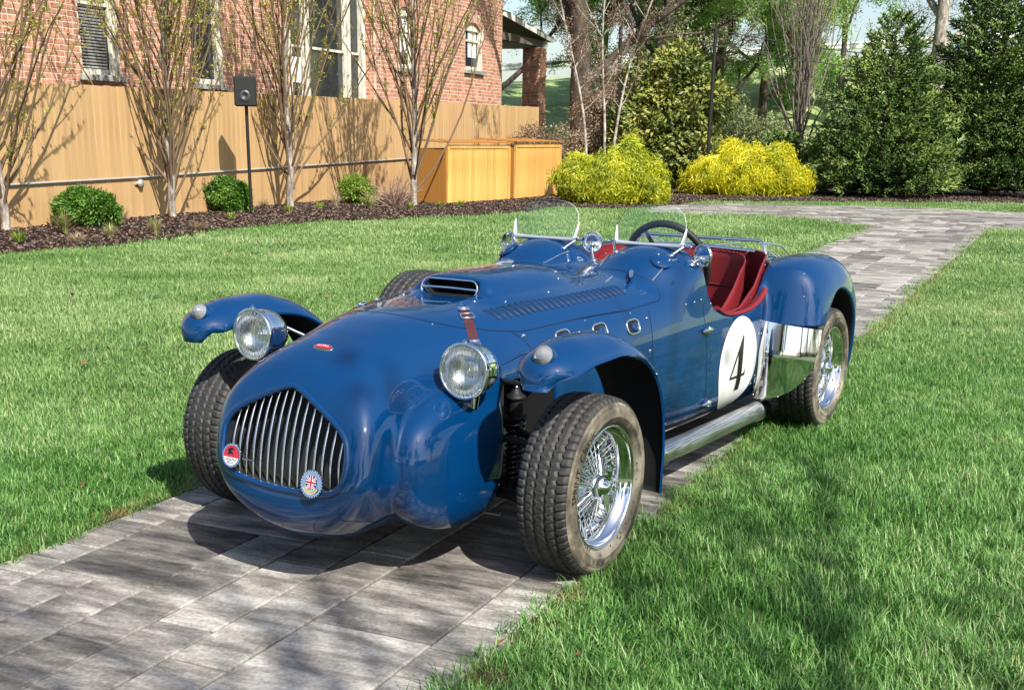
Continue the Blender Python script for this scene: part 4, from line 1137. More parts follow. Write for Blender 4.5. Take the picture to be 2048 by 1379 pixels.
mb.add([(-S_, -120, -.012), (S_, -120, -.012), (S_, 400, -.012), (-S_, 400, -.012)], [(0, 1, 2, 3)]); gr = mb.build('ground', M_soil); gr['kind'] = 'structure'
M_mulchbase = mat('mulch_base', (.03, .016, .010), .95)
_n = noise(M_mulchbase, 22, 8, .7, coord='Object'); lk(M_mulchbase, ramp(M_mulchbase, _n, [(.35, (.010, .006, .004)), (.6, (.045, .024, .015)), (.75, (.09, .055, .04))]), base(M_mulchbase)); bump(M_mulchbase, _n, 1, .05)
mb = MB(); mb.add([(a, b, -.004) for a, b in MULCH], [list(range(len(MULCH)))]); mo = mb.build('mulch_bed', M_mulchbase); mo['kind'] = 'structure'
M_joint = mat('joint_sand', (.06, .055, .05), .95); _n = noise(M_joint, 60, 4); lk(M_joint, ramp(M_joint, _n, [(.35, (.05, .045, .04)), (.65, (.20, .18, .155))]), base(M_joint))
mb = MB(); mb.add([(a, b, -.002) for a, b in PATH_STRIP], [list(range(len(PATH_STRIP)))][::-1]); mb.add([(a, b, -.0035) for a, b in CROSS], [list(range(len(CROSS)))])
path_o = mb.build('path', M_joint); path_o['kind'] = 'structure'
# pavers: three sizes laid on a 195 mm module, a narrow edging course down each side
M_pave = mat('concrete_paver', (.2, .19, .18), .68, spec=.35)
def _pave(m):
    tc = nd(m, 'ShaderNodeTexCoord'); oi = nd(m, 'ShaderNodeObjectInfo'); geo = nd(m, 'ShaderNodeNewGeometry')
    at = nd(m, 'ShaderNodeAttribute'); at.attribute_name = 'rnd'
    ad = nd(m, 'ShaderNodeVectorMath', operation='ADD'); cmb = nd(m, 'ShaderNodeCombineXYZ')
    rr = nd(m, 'ShaderNodeMath', operation='ADD'); lk(m, oi.outputs['Random'], rr.inputs[0]); lk(m, at.outputs['Fac'], rr.inputs[1])
    ml = nd(m, 'ShaderNodeMath', operation='MULTIPLY'); lk(m, rr.outputs[0], ml.inputs[0]); ml.inputs[1].default_value = 37
    lk(m, ml.outputs[0], cmb.inputs[2]); lk(m, ml.outputs[0], cmb.inputs[0])
    # rotate world position into path direction
    mp = nd(m, 'ShaderNodeMapping'); mp.inputs['Rotation'].default_value = (0, 0, math.atan2(pn[1], pn[0])*-1); lk(m, geo.outputs['Position'], mp.inputs[0])
    m2 = nd(m, 'ShaderNodeMapping'); m2.inputs['Scale'].default_value = (2.4, 9, 1); lk(m, mp.outputs[0], m2.inputs[0])
    lk(m, m2.outputs[0], ad.inputs[0]); lk(m, cmb.outputs[0], ad.inputs[1])
    n1 = nd(m, 'ShaderNodeTexNoise'); n1.inputs['Scale'].default_value = 1.6; n1.inputs['Detail'].default_value = 7; n1.inputs['Roughness'].default_value = .62; lk(m, ad.outputs[0], n1.inputs['Vector'])
    fr = nd(m, 'ShaderNodeMath', operation='FRACT'); m3 = nd(m, 'ShaderNodeMath', operation='MULTIPLY'); lk(m, rr.outputs[0], m3.inputs[0]); m3.inputs[1].default_value = 7.13; lk(m, m3.outputs[0], fr.inputs[0])
    ma = nd(m, 'ShaderNodeMath', operation='MULTIPLY_ADD'); lk(m, fr.outputs[0], ma.inputs[0]); ma.inputs[1].default_value = .24; lk(m, n1.outputs['Fac'], ma.inputs[2])
    c = ramp(m, ma.outputs[0], [(.36, (.050, .047, .045)), (.50, (.128, .118, .109)), (.64, (.245, .227, .207)), (.86, (.50, .475, .44))])
    n2 = nd(m, 'ShaderNodeTexNoise'); n2.inputs['Scale'].default_value = 90; n2.inputs['Detail'].default_value = 4; lk(m, geo.outputs['Position'], n2.inputs['Vector'])
    mm = nd(m, 'ShaderNodeMix', data_type='RGBA', blend_type='MULTIPLY'); mm.inputs[0].default_value = .7
    lk(m, c, mm.inputs[6]); lk(m, ramp(m, n2.outputs['Fac'], [(.3, (.55, .55, .55)), (.7, (1.25, 1.24, 1.2))]), mm.inputs[7]); lk(m, mm.outputs[2], base(m))
    sm = nd(m, 'ShaderNodeMath', operation='ADD'); lk(m, n1.outputs['Fac'], sm.inputs[0]); lk(m, n2.outputs['Fac'], sm.inputs[1]); bump(m, sm.outputs[0], .55, .004)
_pave(M_pave)
prand = random.Random(11)
U = .1982; NCOL = 7
def lay_rows(n_rows):
    occ = [[False]*NCOL for _ in range(n_rows+4)]; out = []
    for r_ in range(n_rows):
        for c_ in range(NCOL):
            if occ[r_][c_]: continue
            opts = [(2, 2), (2, 3), (3, 2), (3, 2), (3, 3), (3, 3), (2, 1), (2, 2), (3, 1)]
            prand.shuffle(opts); opts.append((1, 1))
            for (a, b) in opts:     # a rows along, b columns across
                if c_+b <= NCOL and all(not occ[r_+i][c_+j] for i in range(a) for j in range(b)):
                    if (a, b) == (1, 1) or True:
                        for i in range(a):
                            for j in range(b): occ[r_+i][c_+j] = True
                        out.append((r_, c_, a, b)); break
    return out
stones = []
for (r_, c_, a, b) in lay_rows(118):
    stones.append(((r_+a/2)*U-2.75, -1.5590+(c_+b/2)*U, a*U, b*U))
for side in (-.085, -1.645):
    a = -2.75
    while a < 20.2:
        l = prand.choice([.098, .098, .098, .147, .147, .195]); stones.append((a+l/2, side, l, .172)); a += l
def stone_mesh(l, w, name='paver'):
    b = .005; g = .0035; hl_, hw_ = l/2-g, w/2-g; mb = MB()
    V = [(-hl_, -hw_, -.03), (hl_, -hw_, -.03), (hl_, hw_, -.03), (-hl_, hw_, -.03), (-hl_, -hw_, .003), (hl_, -hw_, .003), (hl_, hw_, .003), (-hl_, hw_, .003),
         (-hl_+b, -hw_+b, .0075), (hl_-b, -hw_+b, .0075), (hl_-b, hw_-b, .0075), (-hl_+b, hw_-b, .0075)]
    Fq = [(8, 9, 10, 11)]+[(i, (i+1) % 4, 4+(i+1) % 4, 4+i) for i in range(4)]+[(4+i, 4+(i+1) % 4, 8+(i+1) % 4, 8+i) for i in range(4)]
    return V, Fq
pang = math.atan2(pd[1], pd[0])
def in_view(P, m=60):
    u, v, d = project([P]); return d[0] > .5 and -m < u[0] < 2048+m and -m < v[0] < 1379+m
vis = []
for s_ in stones:
    x, y = path_pt(s_[0], s_[1]); u, v, d = project([(x, y, 0)])
    if d[0] < .4 or u[0] < -500 or u[0] > 2500 or v[0] > 1900: continue
    vis.append((s_[2]*s_[3]/d[0]**2*(1 if in_view((x, y, 0), 40) else .02), x, y, s_))
vis.sort(key=lambda q: -q[0]); cache = {}; far_mb = MB(); far_r = []
for k, (sz, x, y, s_) in enumerate(vis):
    key = (round(s_[2], 3), round(s_[3], 3))
    rz = pang+prand.uniform(-.004, .004); z = prand.uniform(-.0015, .0015)
    if k < 290:
        if key not in cache:
            V, Fq = stone_mesh(*key); m_ = MB(); m_.add(V, Fq); o = m_.build('paver', M_pave, path_o); cache[key] = o.data
        else: o = link(bpy.data.objects.new('paver', cache[key]), path_o)
        o.location = (x, y, z); o.rotation_euler = (prand.uniform(-.004, .004), prand.uniform(-.004, .004), rz)
    else:
        V, Fq = stone_mesh(*key); c_, s__ = math.cos(rz), math.sin(rz)
        far_mb.add([(x+a*c_-b*s__, y+a*s__+b*c_, h+z) for a, b, h in V], Fq); far_r += [prand.random()]*12
# stones of the cross path
cx0, cy0 = 1.0, 19.0
cd = np.array([1.0, -.10]); cd /= np.linalg.norm(cd); cn = np.array([-cd[1], cd[0]])
ps = np.array(PATH_STRIP); 
for (r_, c_, a, b) in [(r0, c0+g*NCOL, a0, b0) for g in range(7) for (r0, c0, a0, b0) in lay_rows(66)]:
    q = np.array([0.8, 21.2])+cd*((r_+a/2)*U)+cn*((c_+b/2)*U)
    q = np.array([1.2, 20.9])+cd*((r_+a/2)*U)+cn*((c_+b/2)*U)
    if not in_poly(q[None], CROSS)[0]: continue
    ar = np.array([(q-po_)@pd, (q-po_)@pn])
    if ar[0] < 20.25 and -1.75 < ar[1] < .02: continue
    V, Fq = stone_mesh(a*U, b*U); rz = math.atan2(cd[1], cd[0]); c2, s2 = math.cos(rz), math.sin(rz); z = prand.uniform(-.002, .001)
    far_mb.add([(q[0]+i*c2-j*s2, q[1]+i*s2+j*c2, h+z-.001) for i, j, h in V], Fq); far_r += [prand.random()]*12
fp = far_mb.build('far_pavers', M_pave, path_o); fp['kind'] = 'stuff'
at = fp.data.attributes.new('rnd', 'FLOAT', 'POINT'); at.data.foreach_set('value', far_r)

# ================================================================== LAWN
M_grass = leaf_mat('grass_blade', [(.22, (.040, .130, .018)), (.42, (.092, .255, .040)), (.62, (.175, .36, .080)), (.88, (.38, .48, .21))], nscale=1.1, trans=.30, gloss=.035, rough=.5, var=.7)
M_grass_backscatter = leaf_mat('grass_blade_backscatter', [(.22, (.075, .165, .035)), (.42, (.16, .29, .075)), (.62, (.26, .40, .13)), (.88, (.46, .52, .27))], nscale=.7, trans=.25, gloss=.03, rough=.5, var=.6)  # same turf; light scattered back from the distant lawn is painted into this ramp
def clump(nb, rad, h, w, lean, seed, segs=3, m=None):
    r_ = random.Random(seed); mb = MB()
    for _ in range(nb):
        a = r_.uniform(0, 2*math.pi); q = rad*math.sqrt(r_.random()); x, y = q*math.cos(a), q*math.sin(a)
        hh = h*r_.uniform(.55, 1.15); ln = lean*r_.uniform(.15, 1)*hh; d = r_.uniform(0, 2*math.pi); ww = w*r_.uniform(.7, 1.2)/2
        dx, dy = math.cos(d), math.sin(d); sx_, sy_ = -dy*ww, dx*ww; V = []
        for k in range(segs):
            t = k/segs; cx, cy, cz = x+dx*ln*t*t, y+dy*ln*t*t, hh*(t-.18*t*t*lean)
            s_ = 1-.35*t; V += [(cx-sx_*s_, cy-sy_*s_, cz), (cx+sx_*s_, cy+sy_*s_, cz)]
        V.append((x+dx*ln, y+dy*ln, hh*(1-.18*lean)))
        Fq = [(2*k, 2*k+1, 2*k+3, 2*k+2) for k in range(segs-1)]+[(2*segs-2, 2*segs-1, 2*segs)]
        mb.add(V, Fq, 0, False)
    return mb.build('grass_clump', m or M_grass)
near_c = variants('clump_near', [clump(34, .055, .060, .0034, 1.0, 50+i, 3) for i in range(6)])
mid_c = variants('clump_mid', [clump(50, .10, .050, .0045, 1.0, 80+i, 2, M_grass_backscatter) for i in range(5)])
far_c = variants('clump_far', [clump(60, .20, .045, .008, .9, 110+i, 1, M_grass_backscatter) for i in range(4)])
def lawn_pts(y0_, y1_, dens, jit=0, seed=0):
    g = np.random.default_rng(seed); x0_, x1_ = -.5*y1_*1.3-1.6, .5*y1_*1.3+1.6
    n = int((x1_-x0_)*(y1_-y0_)*dens); P = np.stack([g.uniform(x0_, x1_, n), g.uniform(y0_, y1_, n)], 1)
    u, v, d = project(np.c_[P, np.zeros(n)]); k = (u > -650) & (u < 2700) & (v < 1700) & (v > 300); P = P[k]
    r_ = (P-po_)@pn; a_ = (P-po_)@pd
    edge = np.where(g.random(len(P)) < .5, 0.012, -.012)*0
    keep = ~((r_ > -1.745+.03) & (r_ < .015-.03+.02*np.sin(a_*9)+.012*np.sin(a_*23)) & (a_ < 21.4))
    keep &= ~in_poly(P, CROSS); keep &= ~in_poly(P, MULCH)
    return P[keep]
def lawn(P, coll, nv_, s0, s1, seed):
    g = np.random.default_rng(seed); n = len(P)
    rot = np.stack([g.normal(0, .10, n), g.normal(0, .10, n), g.uniform(0, 6.283, n)], 1)
    # taller tufts here and there
    wv_ = .5+.5*np.sin(P[:, 0]*2.1+1.3*np.sin(P[:, 1]*1.7))*np.sin(P[:, 1]*1.9+P[:, 0])
    s_ = g.uniform(s0, s1, n); sc_ = np.stack([s_, s_, s_*(.75+.45*wv_)*g.uniform(.8, 1.2, n)], 1)
    o = scatter('lawn', np.c_[P, np.full(n, -.012)], rot, sc_, coll, nv_); tag(o, kind='stuff'); return o
Pn1 = lawn_pts(2.2, 8.0, 520, seed=1); Pm1 = lawn_pts(5.0, 14.5, 190, seed=2)
# near and mid clumps mingle over a few metres
_g = np.random.default_rng(5); _f = lambda P: P[:, 1]-.55*P[:, 0]+_g.normal(0, .5, len(P))
Pn1 = Pn1[_f(Pn1) < 6.9]; Pm1 = Pm1[_f(Pm1) > 6.3]; _x = lawn_pts(6.5, 11.5, 420, seed=21); _x = _x[(_f(_x) < 6.9) & (_x[:, 1] >= 8)]; Pn1 = np.concatenate([Pn1, _x]); Pf1 = lawn_pts(14.5, 32, 62, seed=3)
o = lawn(Pn1, near_c, 6, .8, 1.15, 4); tag(o, 'short green lawn grass beside the stone path and car', 'grass')
o = lawn(Pm1, mid_c, 5, .8, 1.2, 5); tag(o, 'middle stretch of mown green lawn behind the car', 'grass')
o = lawn(Pf1, far_c, 4, .8, 1.2, 6); tag(o, 'far mown lawn strip between mulch bed and path', 'grass')
print('grass clumps', len(Pn1), len(Pm1), len(Pf1))
# dry thatch at the path edge
M_straw = leaf_mat('dry_straw', [(.3, (.20, .13, .05)), (.7, (.42, .32, .15))], 3, .2)
def strawc(seed):
    r_ = random.Random(seed); mb = MB()
    for _ in range(16):
        a = r_.uniform(0, 6.28); L_ = r_.uniform(.02, .05); x, y = r_.uniform(-.04, .04), r_.uniform(-.04, .04); dx, dy = math.cos(a)*L_, math.sin(a)*L_; w = .0012
        mb.add([(x-dy*w/L_, y+dx*w/L_, .004), (x+dy*w/L_, y-dx*w/L_, .004), (x+dx, y+dy, r_.uniform(.006, .022))], [(0, 1, 2)])
    return mb.build('straw_clump', M_straw)
sc_ = variants('straw', [strawc(i) for i in range(3)])
g = np.random.default_rng(9); n = 1500; a_ = g.uniform(-1.5, 12, n); side = g.random(n) < .6
r_ = np.where(side, -1.755-np.abs(g.normal(0, .03, n)), .03+np.abs(g.normal(0, .03, n))); P = po_+a_[:, None]*pd+r_[:, None]*pn
o = scatter('thatch', np.c_[P, np.full(n, .0)], np.stack([np.zeros(n), np.zeros(n), g.uniform(0, 6.28, n)], 1), g.uniform(.7, 1.3, n), sc_, 3); tag(o, 'dry straw thatch along the path edges', 'thatch', kind='stuff')
M_dead = leaf_mat('dead_leaf', [(.3, (.16, .07, .025)), (.7, (.38, .20, .08))], 2, .1)
def deadleaf(seed):
    r_ = random.Random(seed); mb = MB(); L_ = .04; V = [(-L_, 0, .0), (-L_*.3, L_*.45, .008), (L_*.6, L_*.35, .004), (L_, 0, .012), (L_*.5, -L_*.4, .002), (-L_*.4, -L_*.42, .010), (0, 0, -.002)]
    mb.add(V, [(6, i, (i+1) % 6) for i in range(6)]); return mb.build('dead_leaf', M_dead)
dl_ = variants('deadleaf', [deadleaf(1)])
g = np.random.default_rng(77); P = np.stack([g.uniform(-4, 5, 80), g.uniform(2.8, 14, 80)], 1); rr_ = (P-po_)@pn; onp = (rr_ > -1.7) & (rr_ < 0); P = P[~onp | (g.random(80) < .12)]; n = len(P); rr_ = (P-po_)@pn; onp = (rr_ > -1.75) & (rr_ < .0)
o = scatter('fallen_leaves', np.c_[P, np.where(onp, .010, .034)], np.stack([g.normal(0, .3, n), g.normal(0, .3, n), g.uniform(0, 6.28, n)], 1), g.uniform(.35, .8, n), dl_, 1); tag(o, 'small dry brown leaves scattered on lawn and path', 'leaves', kind='stuff')
# mulch chips
M_chip = leaf_mat('bark_chip', [(.3, (.010, .006, .004)), (.55, (.030, .015, .010)), (.78, (.075, .040, .028)), (.95, (.26, .18, .13))], 9, 0, var=.8)
def chipc(seed):
    r_ = random.Random(seed); mb = MB()
    for _ in range(14):
        L_ = r_.uniform(.02, .055); w = r_.uniform(.008, .02); rot = Euler((r_.uniform(-.6, .6), r_.uniform(-.6, .6), r_.uniform(0, 6.28))).to_matrix()
        mb.box((r_.uniform(-.12, .12), r_.uniform(-.12, .12), r_.uniform(0, .025)), (L_, w, .006), rot)
    return mb.build('chip_clump', M_chip)
cc_ = variants('chips', [chipc(i) for i in range(5)])
g = np.random.default_rng(12); n = 60000; P = np.stack([g.uniform(-9, 13, n), g.uniform(11, 34, n)], 1)
u, v, d = project(np.c_[P, np.zeros(n)]); fl = (u > -60) & (u < 2100) & (v > 380)
P = P[fl & in_poly(P, MULCH)]
side_f = (P[:, 0]+6.67)*.936-(P[:, 1]-16.74)*.352     # right of the fence line
P = P[side_f > -.2]; n = len(P)
o = scatter('bark_mulch', np.c_[P, np.zeros(n)], np.stack([np.zeros(n), np.zeros(n), g.uniform(0, 6.28, n)], 1), g.uniform(.8, 1.4, n), cc_, 5); tag(o, 'dark brown bark mulch along the fence and under the shrubs', 'mulch', kind='stuff')
print('chips', n)
# ================================================================== FENCE
FA = Vector((-6.67-.30*.936, 16.74+.30*.352, 0)); FD = Vector((.352, .936, 0)).normalized(); FN = Vector((FD.y, -FD.x, 0))   # FN points to the lawn
FH = 1.94
fang = math.atan2(FD.y, FD.x)
def fpt(t, z=0, off=0): return FA+FD*t+FN*off+Vector((0, 0, z))
def t_at(u, v, off=0):
    q = px_plane(u, v, FA+FN*off, FN); return (q-FA).dot(FD), q.z
M_board = mat('fence_board', (.5, .27, .09), .6)
_tc = noise(M_board, 2.2, 5, .6, mscale=(6, 6, .5))
c_ = ramp(M_board, _tc, [(.3, (.38, .235, .105)), (.55, (.47, .30, .14)), (.75, (.53, .36, .185))]); lk(M_board, rand_var(M_board, c_, .09), base(M_board))
bump(M_board, _tc, .2, .004)
fence = empty('board_fence', fpt(0), fang, 'tall golden stained close-board wooden fence running along the mulch bed', 'fence')
tl, _ = t_at(1077, 300); tl = 21.2
bw = .142; nb_ = 0; t = -3.0; bm_ = []
b0 = MB().box((0, 0, FH/2-.02), (bw-.003, .020, FH), bev=.003).build('board', M_board); bme = b0.data; bpy.data.objects.remove(b0)
while t < 21.2:
    o = link(bpy.data.objects.new('board', bme), fence); o.location = (t+bw/2, prand.uniform(-.0025, .0025), prand.uniform(-.006, .006)+(.012 if prand.random() < .1 else 0))
    o.rotation_euler = (0, prand.uniform(-.002, .002), prand.uniform(-.005, .005)); o.scale = (1, 1, .985+.085*max(0, t)/21); t += bw
for z in (.35, 1.0, 1.65): MB().box((9.1, .035, z), (24.2, .04, .09)).build('rail', M_board, fence)
tt = -2.9
while tt < 21.2: MB().box((tt, .09, FH/2), (.09, .09, FH-.1)).build('fence_post', M_board, fence); tt += 2.4
# conduit pipe and junction box on the boards
M_galv = mat('galvanised_pipe', (.62, .62, .60), .35, .55)
_, z0 = t_at(0, 372); z0 = .60
cz = [(-2.6, .57), (0, .58), (3, .61), (6, .66), (9, .71), (13, .78)]
pipe = MB().tube([Vector((a, -.035, b)) for a, b in cz], .016, 8); pipe = pipe.build('conduit_pipe', M_galv); pipe.location = fpt(0); pipe.rotation_euler = (0, 0, fang)
tag(pipe, 'thin galvanised conduit pipe running low across the golden fence', 'pipe')
tj, zj = t_at(275, 366)
for i_, (tq, zq) in enumerate(((tj, zj),)):
    MB().lathe([(.0, -.03), (.05, -.03), (.055, -.02), (.055, .02), (.045, .032), (0, .034)], (tq, -.055, zq), 'y', 16).build('junction_box', M_galv, pipe)
    for d_ in (-1, 1): MB().tube([(tq+d_*.04, -.035, zq), (tq+d_*.10, -.035, zq)], .024, 8).build('coupling', M_galv, pipe)
for tq in (.6, 1.9, 4.4, 5.6, 6.9, 8.2, 10): MB().box((tq, -.022, float(np.interp(tq, [a for a, b in cz], [b for a, b in cz]))), (.03, .03, .05)).build('pipe_clip', M_galv, pipe)

# ================================================================== BRICK HOUSE
HO = 1.5                                   # wall stands this far behind the fence
M_brick = mat('red_brick', (.3, .12, .08), .85)
_n = noise(M_brick, 9, 5, coord='Object')
c_ = ramp(M_brick, _n, [(.3, (.27, .105, .065)), (.5, (.43, .20, .125)), (.7, (.55, .30, .205))])
_at = nd(M_brick, 'ShaderNodeAttribute'); _at.attribute_name = 'rnd'
_oi = nd(M_brick, 'ShaderNodeObjectInfo'); _ad = nd(M_brick, 'ShaderNodeMath', operation='ADD'); lk(M_brick, _at.outputs['Fac'], _ad.inputs[0]); lk(M_brick, _oi.outputs['Random'], _ad.inputs[1])
_fr = nd(M_brick, 'ShaderNodeMath', operation='FRACT'); lk(M_brick, _ad.outputs[0], _fr.inputs[0]); _mr = nd(M_brick, 'ShaderNodeMapRange'); _mr.inputs['To Min'].default_value = .70; _mr.inputs['To Max'].default_value = 1.22; lk(M_brick, _fr.outputs[0], _mr.inputs[0])
_hs = nd(M_brick, 'ShaderNodeHueSaturation'); lk(M_brick, _mr.outputs[0], _hs.inputs['Value']); lk(M_brick, c_, _hs.inputs['Color']); lk(M_brick, _hs.outputs[0], base(M_brick)); bump(M_brick, noise(M_brick, 60, 4), .4, .004)
M_mortar = mat('mortar', (.62, .55, .44), .95); bump(M_mortar, noise(M_mortar, 50, 4), .4, .004)
M_wtrim = mat('peeling_window_paint', (.5, .48, .38), .8)
_n = noise(M_wtrim, 6, 7, .7, mscale=(3, 3, .6)); lk(M_wtrim, ramp(M_wtrim, _n, [(.36, (.27, .26, .20)), (.50, (.60, .58, .48)), (.66, (.80, .78, .68))]), base(M_wtrim)); bump(M_wtrim, _n, .6, .01)
M_pane = mat('window_pane', (.02, .025, .028), .04, spec=.9); M_blind = mat('window_blind', (.62, .63, .60), .7)
M_stone = mat('grey_stone_sill', (.27, .265, .24), .9); _n = noise(M_stone, 5, 6); lk(M_stone, ramp(M_stone, _n, [(.35, (.13, .13, .12)), (.65, (.38, .37, .33))]), base(M_stone))
house = empty('brick_house', fpt(0, 0, -HO), fang, 'old red brick house with peeling window frames behind the golden fence', 'house')
# everything in the house's own axes: x along the wall, y into the wall (+y = away from camera), z up
def hxz(u, v, dy=0): 
    t_, z_ = t_at(u, v, -HO-dy); return t_, z_
def hx(u, v=100, dy=0): return hxz(u, v, dy)[0]
xe = hx(990, 100); xs0 = -3.2; HT = 7.0
step = hx(741, 100, -.22); step = max(step, hx(728, 100)+.16)
wins = []   # (x0, x1, z0, z1, arched, dy, blind)
def win(u0, u1, vb, vt, vref=100, arched=False, dy=0, **k):
    a = hx(u0, vref, dy); b = hx(u1, vref, dy); zb = hxz((u0+u1)/2, vb, dy)[1]; zt = hxz((u0+u1)/2, vt, dy)[1] if vt is not None else 6.4
    return dict(x0=a, x1=b, z0=zb, z1=zt, arched=arched, dy=dy, **k)
wins.append(win(163, 233, 150, None, blind=True))
wins.append(win(383, 440, 168, None, blind=False))
wins.append(win(578, 728, 205, None, triple=True, blind=False))
wins.append(win(797, 826, 137, 14, arched=True, dy=-.22, blind=True))
wins.append(win(931, 963, 141, 46, arched=True, dy=-.22, blind=True))
BL, BH, JT = .220, .069, .017
CW, CHh = BL+JT, BH+JT
brick_boxes = []      # (x, y, z, l, rot)
def in_win(x, z, w, pad=.0):
    if not (w['x0']-pad < x < w['x1']+pad and w['z0']-pad < z): return False
    if w['arched']:
        xm = (w['x0']+w['x1'])/2; hw = (w['x1']-w['x0'])/2; top = w['z1']-.35*hw*((x-xm)/hw)**2*1.3
        return z < top+pad
    return z < w['z1']+pad
zbot = 1.35
def lay(xa, xb, dy, wl):
    n = int((HT-zbot)/CHh)
    for r_ in range(n):
        z = zbot+r_*CHh+BH/2; x = xa - (BL/2 if r_ % 2 else 0) + (0)
        hdr = (r_ % 6 == 5)
        L_ = BL if not hdr else BL/2-JT/2
        cuts = [(xa, xb)]
        for w in wl:
            if w['z0'] < z+BH/2 and z-BH/2 < w['z1']:
                hw = (w['x1']-w['x0'])/2; xm = (w['x0']+w['x1'])/2; e = hw
                if w['arched'] and z > w['z1']-.46*hw-.16:
                    e = hw+.14 if z < w['z1']+.18 else 0
                if e > 0: cuts = [c for (a, b) in cuts for c in ((a, min(b, xm-e)), (max(a, xm+e), b)) if c[1]-c[0] > .03]
            elif w['arched'] and z < w['z1']+.22 and z >= w['z1']:
                hw = (w['x1']-w['x0'])/2; xm = (w['x0']+w['x1'])/2; e = hw*.8+.02
                cuts = [c for (a, b) in cuts for c in ((a, min(b, xm-e)), (max(a, xm+e), b)) if c[1]-c[0] > .03]
        while x < xb:
            for (a, b) in cuts:
                p0, p1 = max(x, a), min(x+L_, b)
                if p1-p0 > .03: brick_boxes.append(((p0+p1)/2, dy, z, p1-p0, None))
            x += L_+JT
lay(xs0, step, 0, [w for w in wins if w['dy'] == 0])
lay(step, xe, -.22, [w for w in wins if w['dy'] != 0])
# arch voussoirs
for w in wins:
    if not w['arched']: continue
    xm = (w['x0']+w['x1'])/2; hw = (w['x1']-w['x0'])/2; nvz = 15
    for k in range(nvz):
        t_ = -1+2*(k+.5)/nvz; x = xm+t_*(hw+.02); zt = w['z1']-.42*hw*t_*t_; ang = t_*.45
        for lev in (0, 1):
            brick_boxes.append((x+math.sin(ang)*(.055+.108*lev), w['dy'], zt+.06+.108*lev*math.cos(ang), .056, ('v', ang)))
# classify by size in the picture
Minv = Matrix.Translation(fpt(0, 0, -HO)) @ Matrix.Rotation(fang, 4, 'Z')
wp = np.array([list(Minv @ Vector((b[0], b[1], b[2]))) for b in brick_boxes]); u, v, d = project(wp)
# top of the fence hides the lower ones
score = np.array([b[3] for b in brick_boxes])/d**1.5; offv = (u < -8) | (u > 1000) | (v < -6) | (v > 152+u*.0567+3); score[offv] = 0
order = np.argsort(-score); bmb = MB(); br_ = []; bcache = {}
for k, i in enumerate(order):
    x, dy, z, l, rt = brick_boxes[i]
    sz = (l, .09, BH) if rt is None else (l, .09, .100)
    if k < 288 and score[i] > 0:
        key = (round(l, 3), rt is None)
        if key not in bcache:
            o = MB().box((0, 0, 0), sz).build('brick', M_brick, house); bcache[key] = o.data
        else: o = link(bpy.data.objects.new('brick', bcache[key]), house)
        o.location = (x, dy+.045+prand.uniform(-.003, .003), z)
        if rt: o.rotation_euler = (0, rt[1], 0)
    elif score[i] > 0 or z > 1.6:
        bmb.box((x, dy+.045+prand.uniform(-.003, .003), z), sz, None if rt is None else Matrix.Rotation(rt[1], 3, 'Y')); br_ += [prand.random()]*8
bs = bmb.build('bricks', M_brick, house); bs['kind'] = 'stuff'
at = bs.data.attributes.new('rnd', 'FLOAT', 'POINT'); at.data.foreach_set('value', br_)
# mortar wall with openings: vertical strips between windows
def wall_strips(xa, xb, dy, wl):
    mb = MB(); xs_ = sorted([xa, xb]+[w['x0'] for w in wl]+[w['x1'] for w in wl]); y = dy+.004
    for a, b in zip(xs_[:-1], xs_[1:]):
        w = [w for w in wl if abs(w['x0']-a) < 1e-6 and abs(w['x1']-b) < 1e-6]
        if w:
            w = w[0]; mb.box(((a+b)/2, y+.12, w['z0']/2), (b-a, .24, w['z0'])); zt = w['z1']-(0 if not w['arched'] else 0)
            if zt < HT: mb.box(((a+b)/2, y+.12, (zt+HT)/2), (b-a, .24, HT-zt))
        else: mb.box(((a+b)/2, y+.12, HT/2), (b-a, .24, HT))
    return mb
m1 = wall_strips(xs0, step, 0, [w for w in wins if w['dy'] == 0]); m2 = wall_strips(step, xe-.004, -.22, [w for w in wins if w['dy'] != 0])
m1.build('wall', M_mortar, house); m2.build('wall', M_mortar, house)
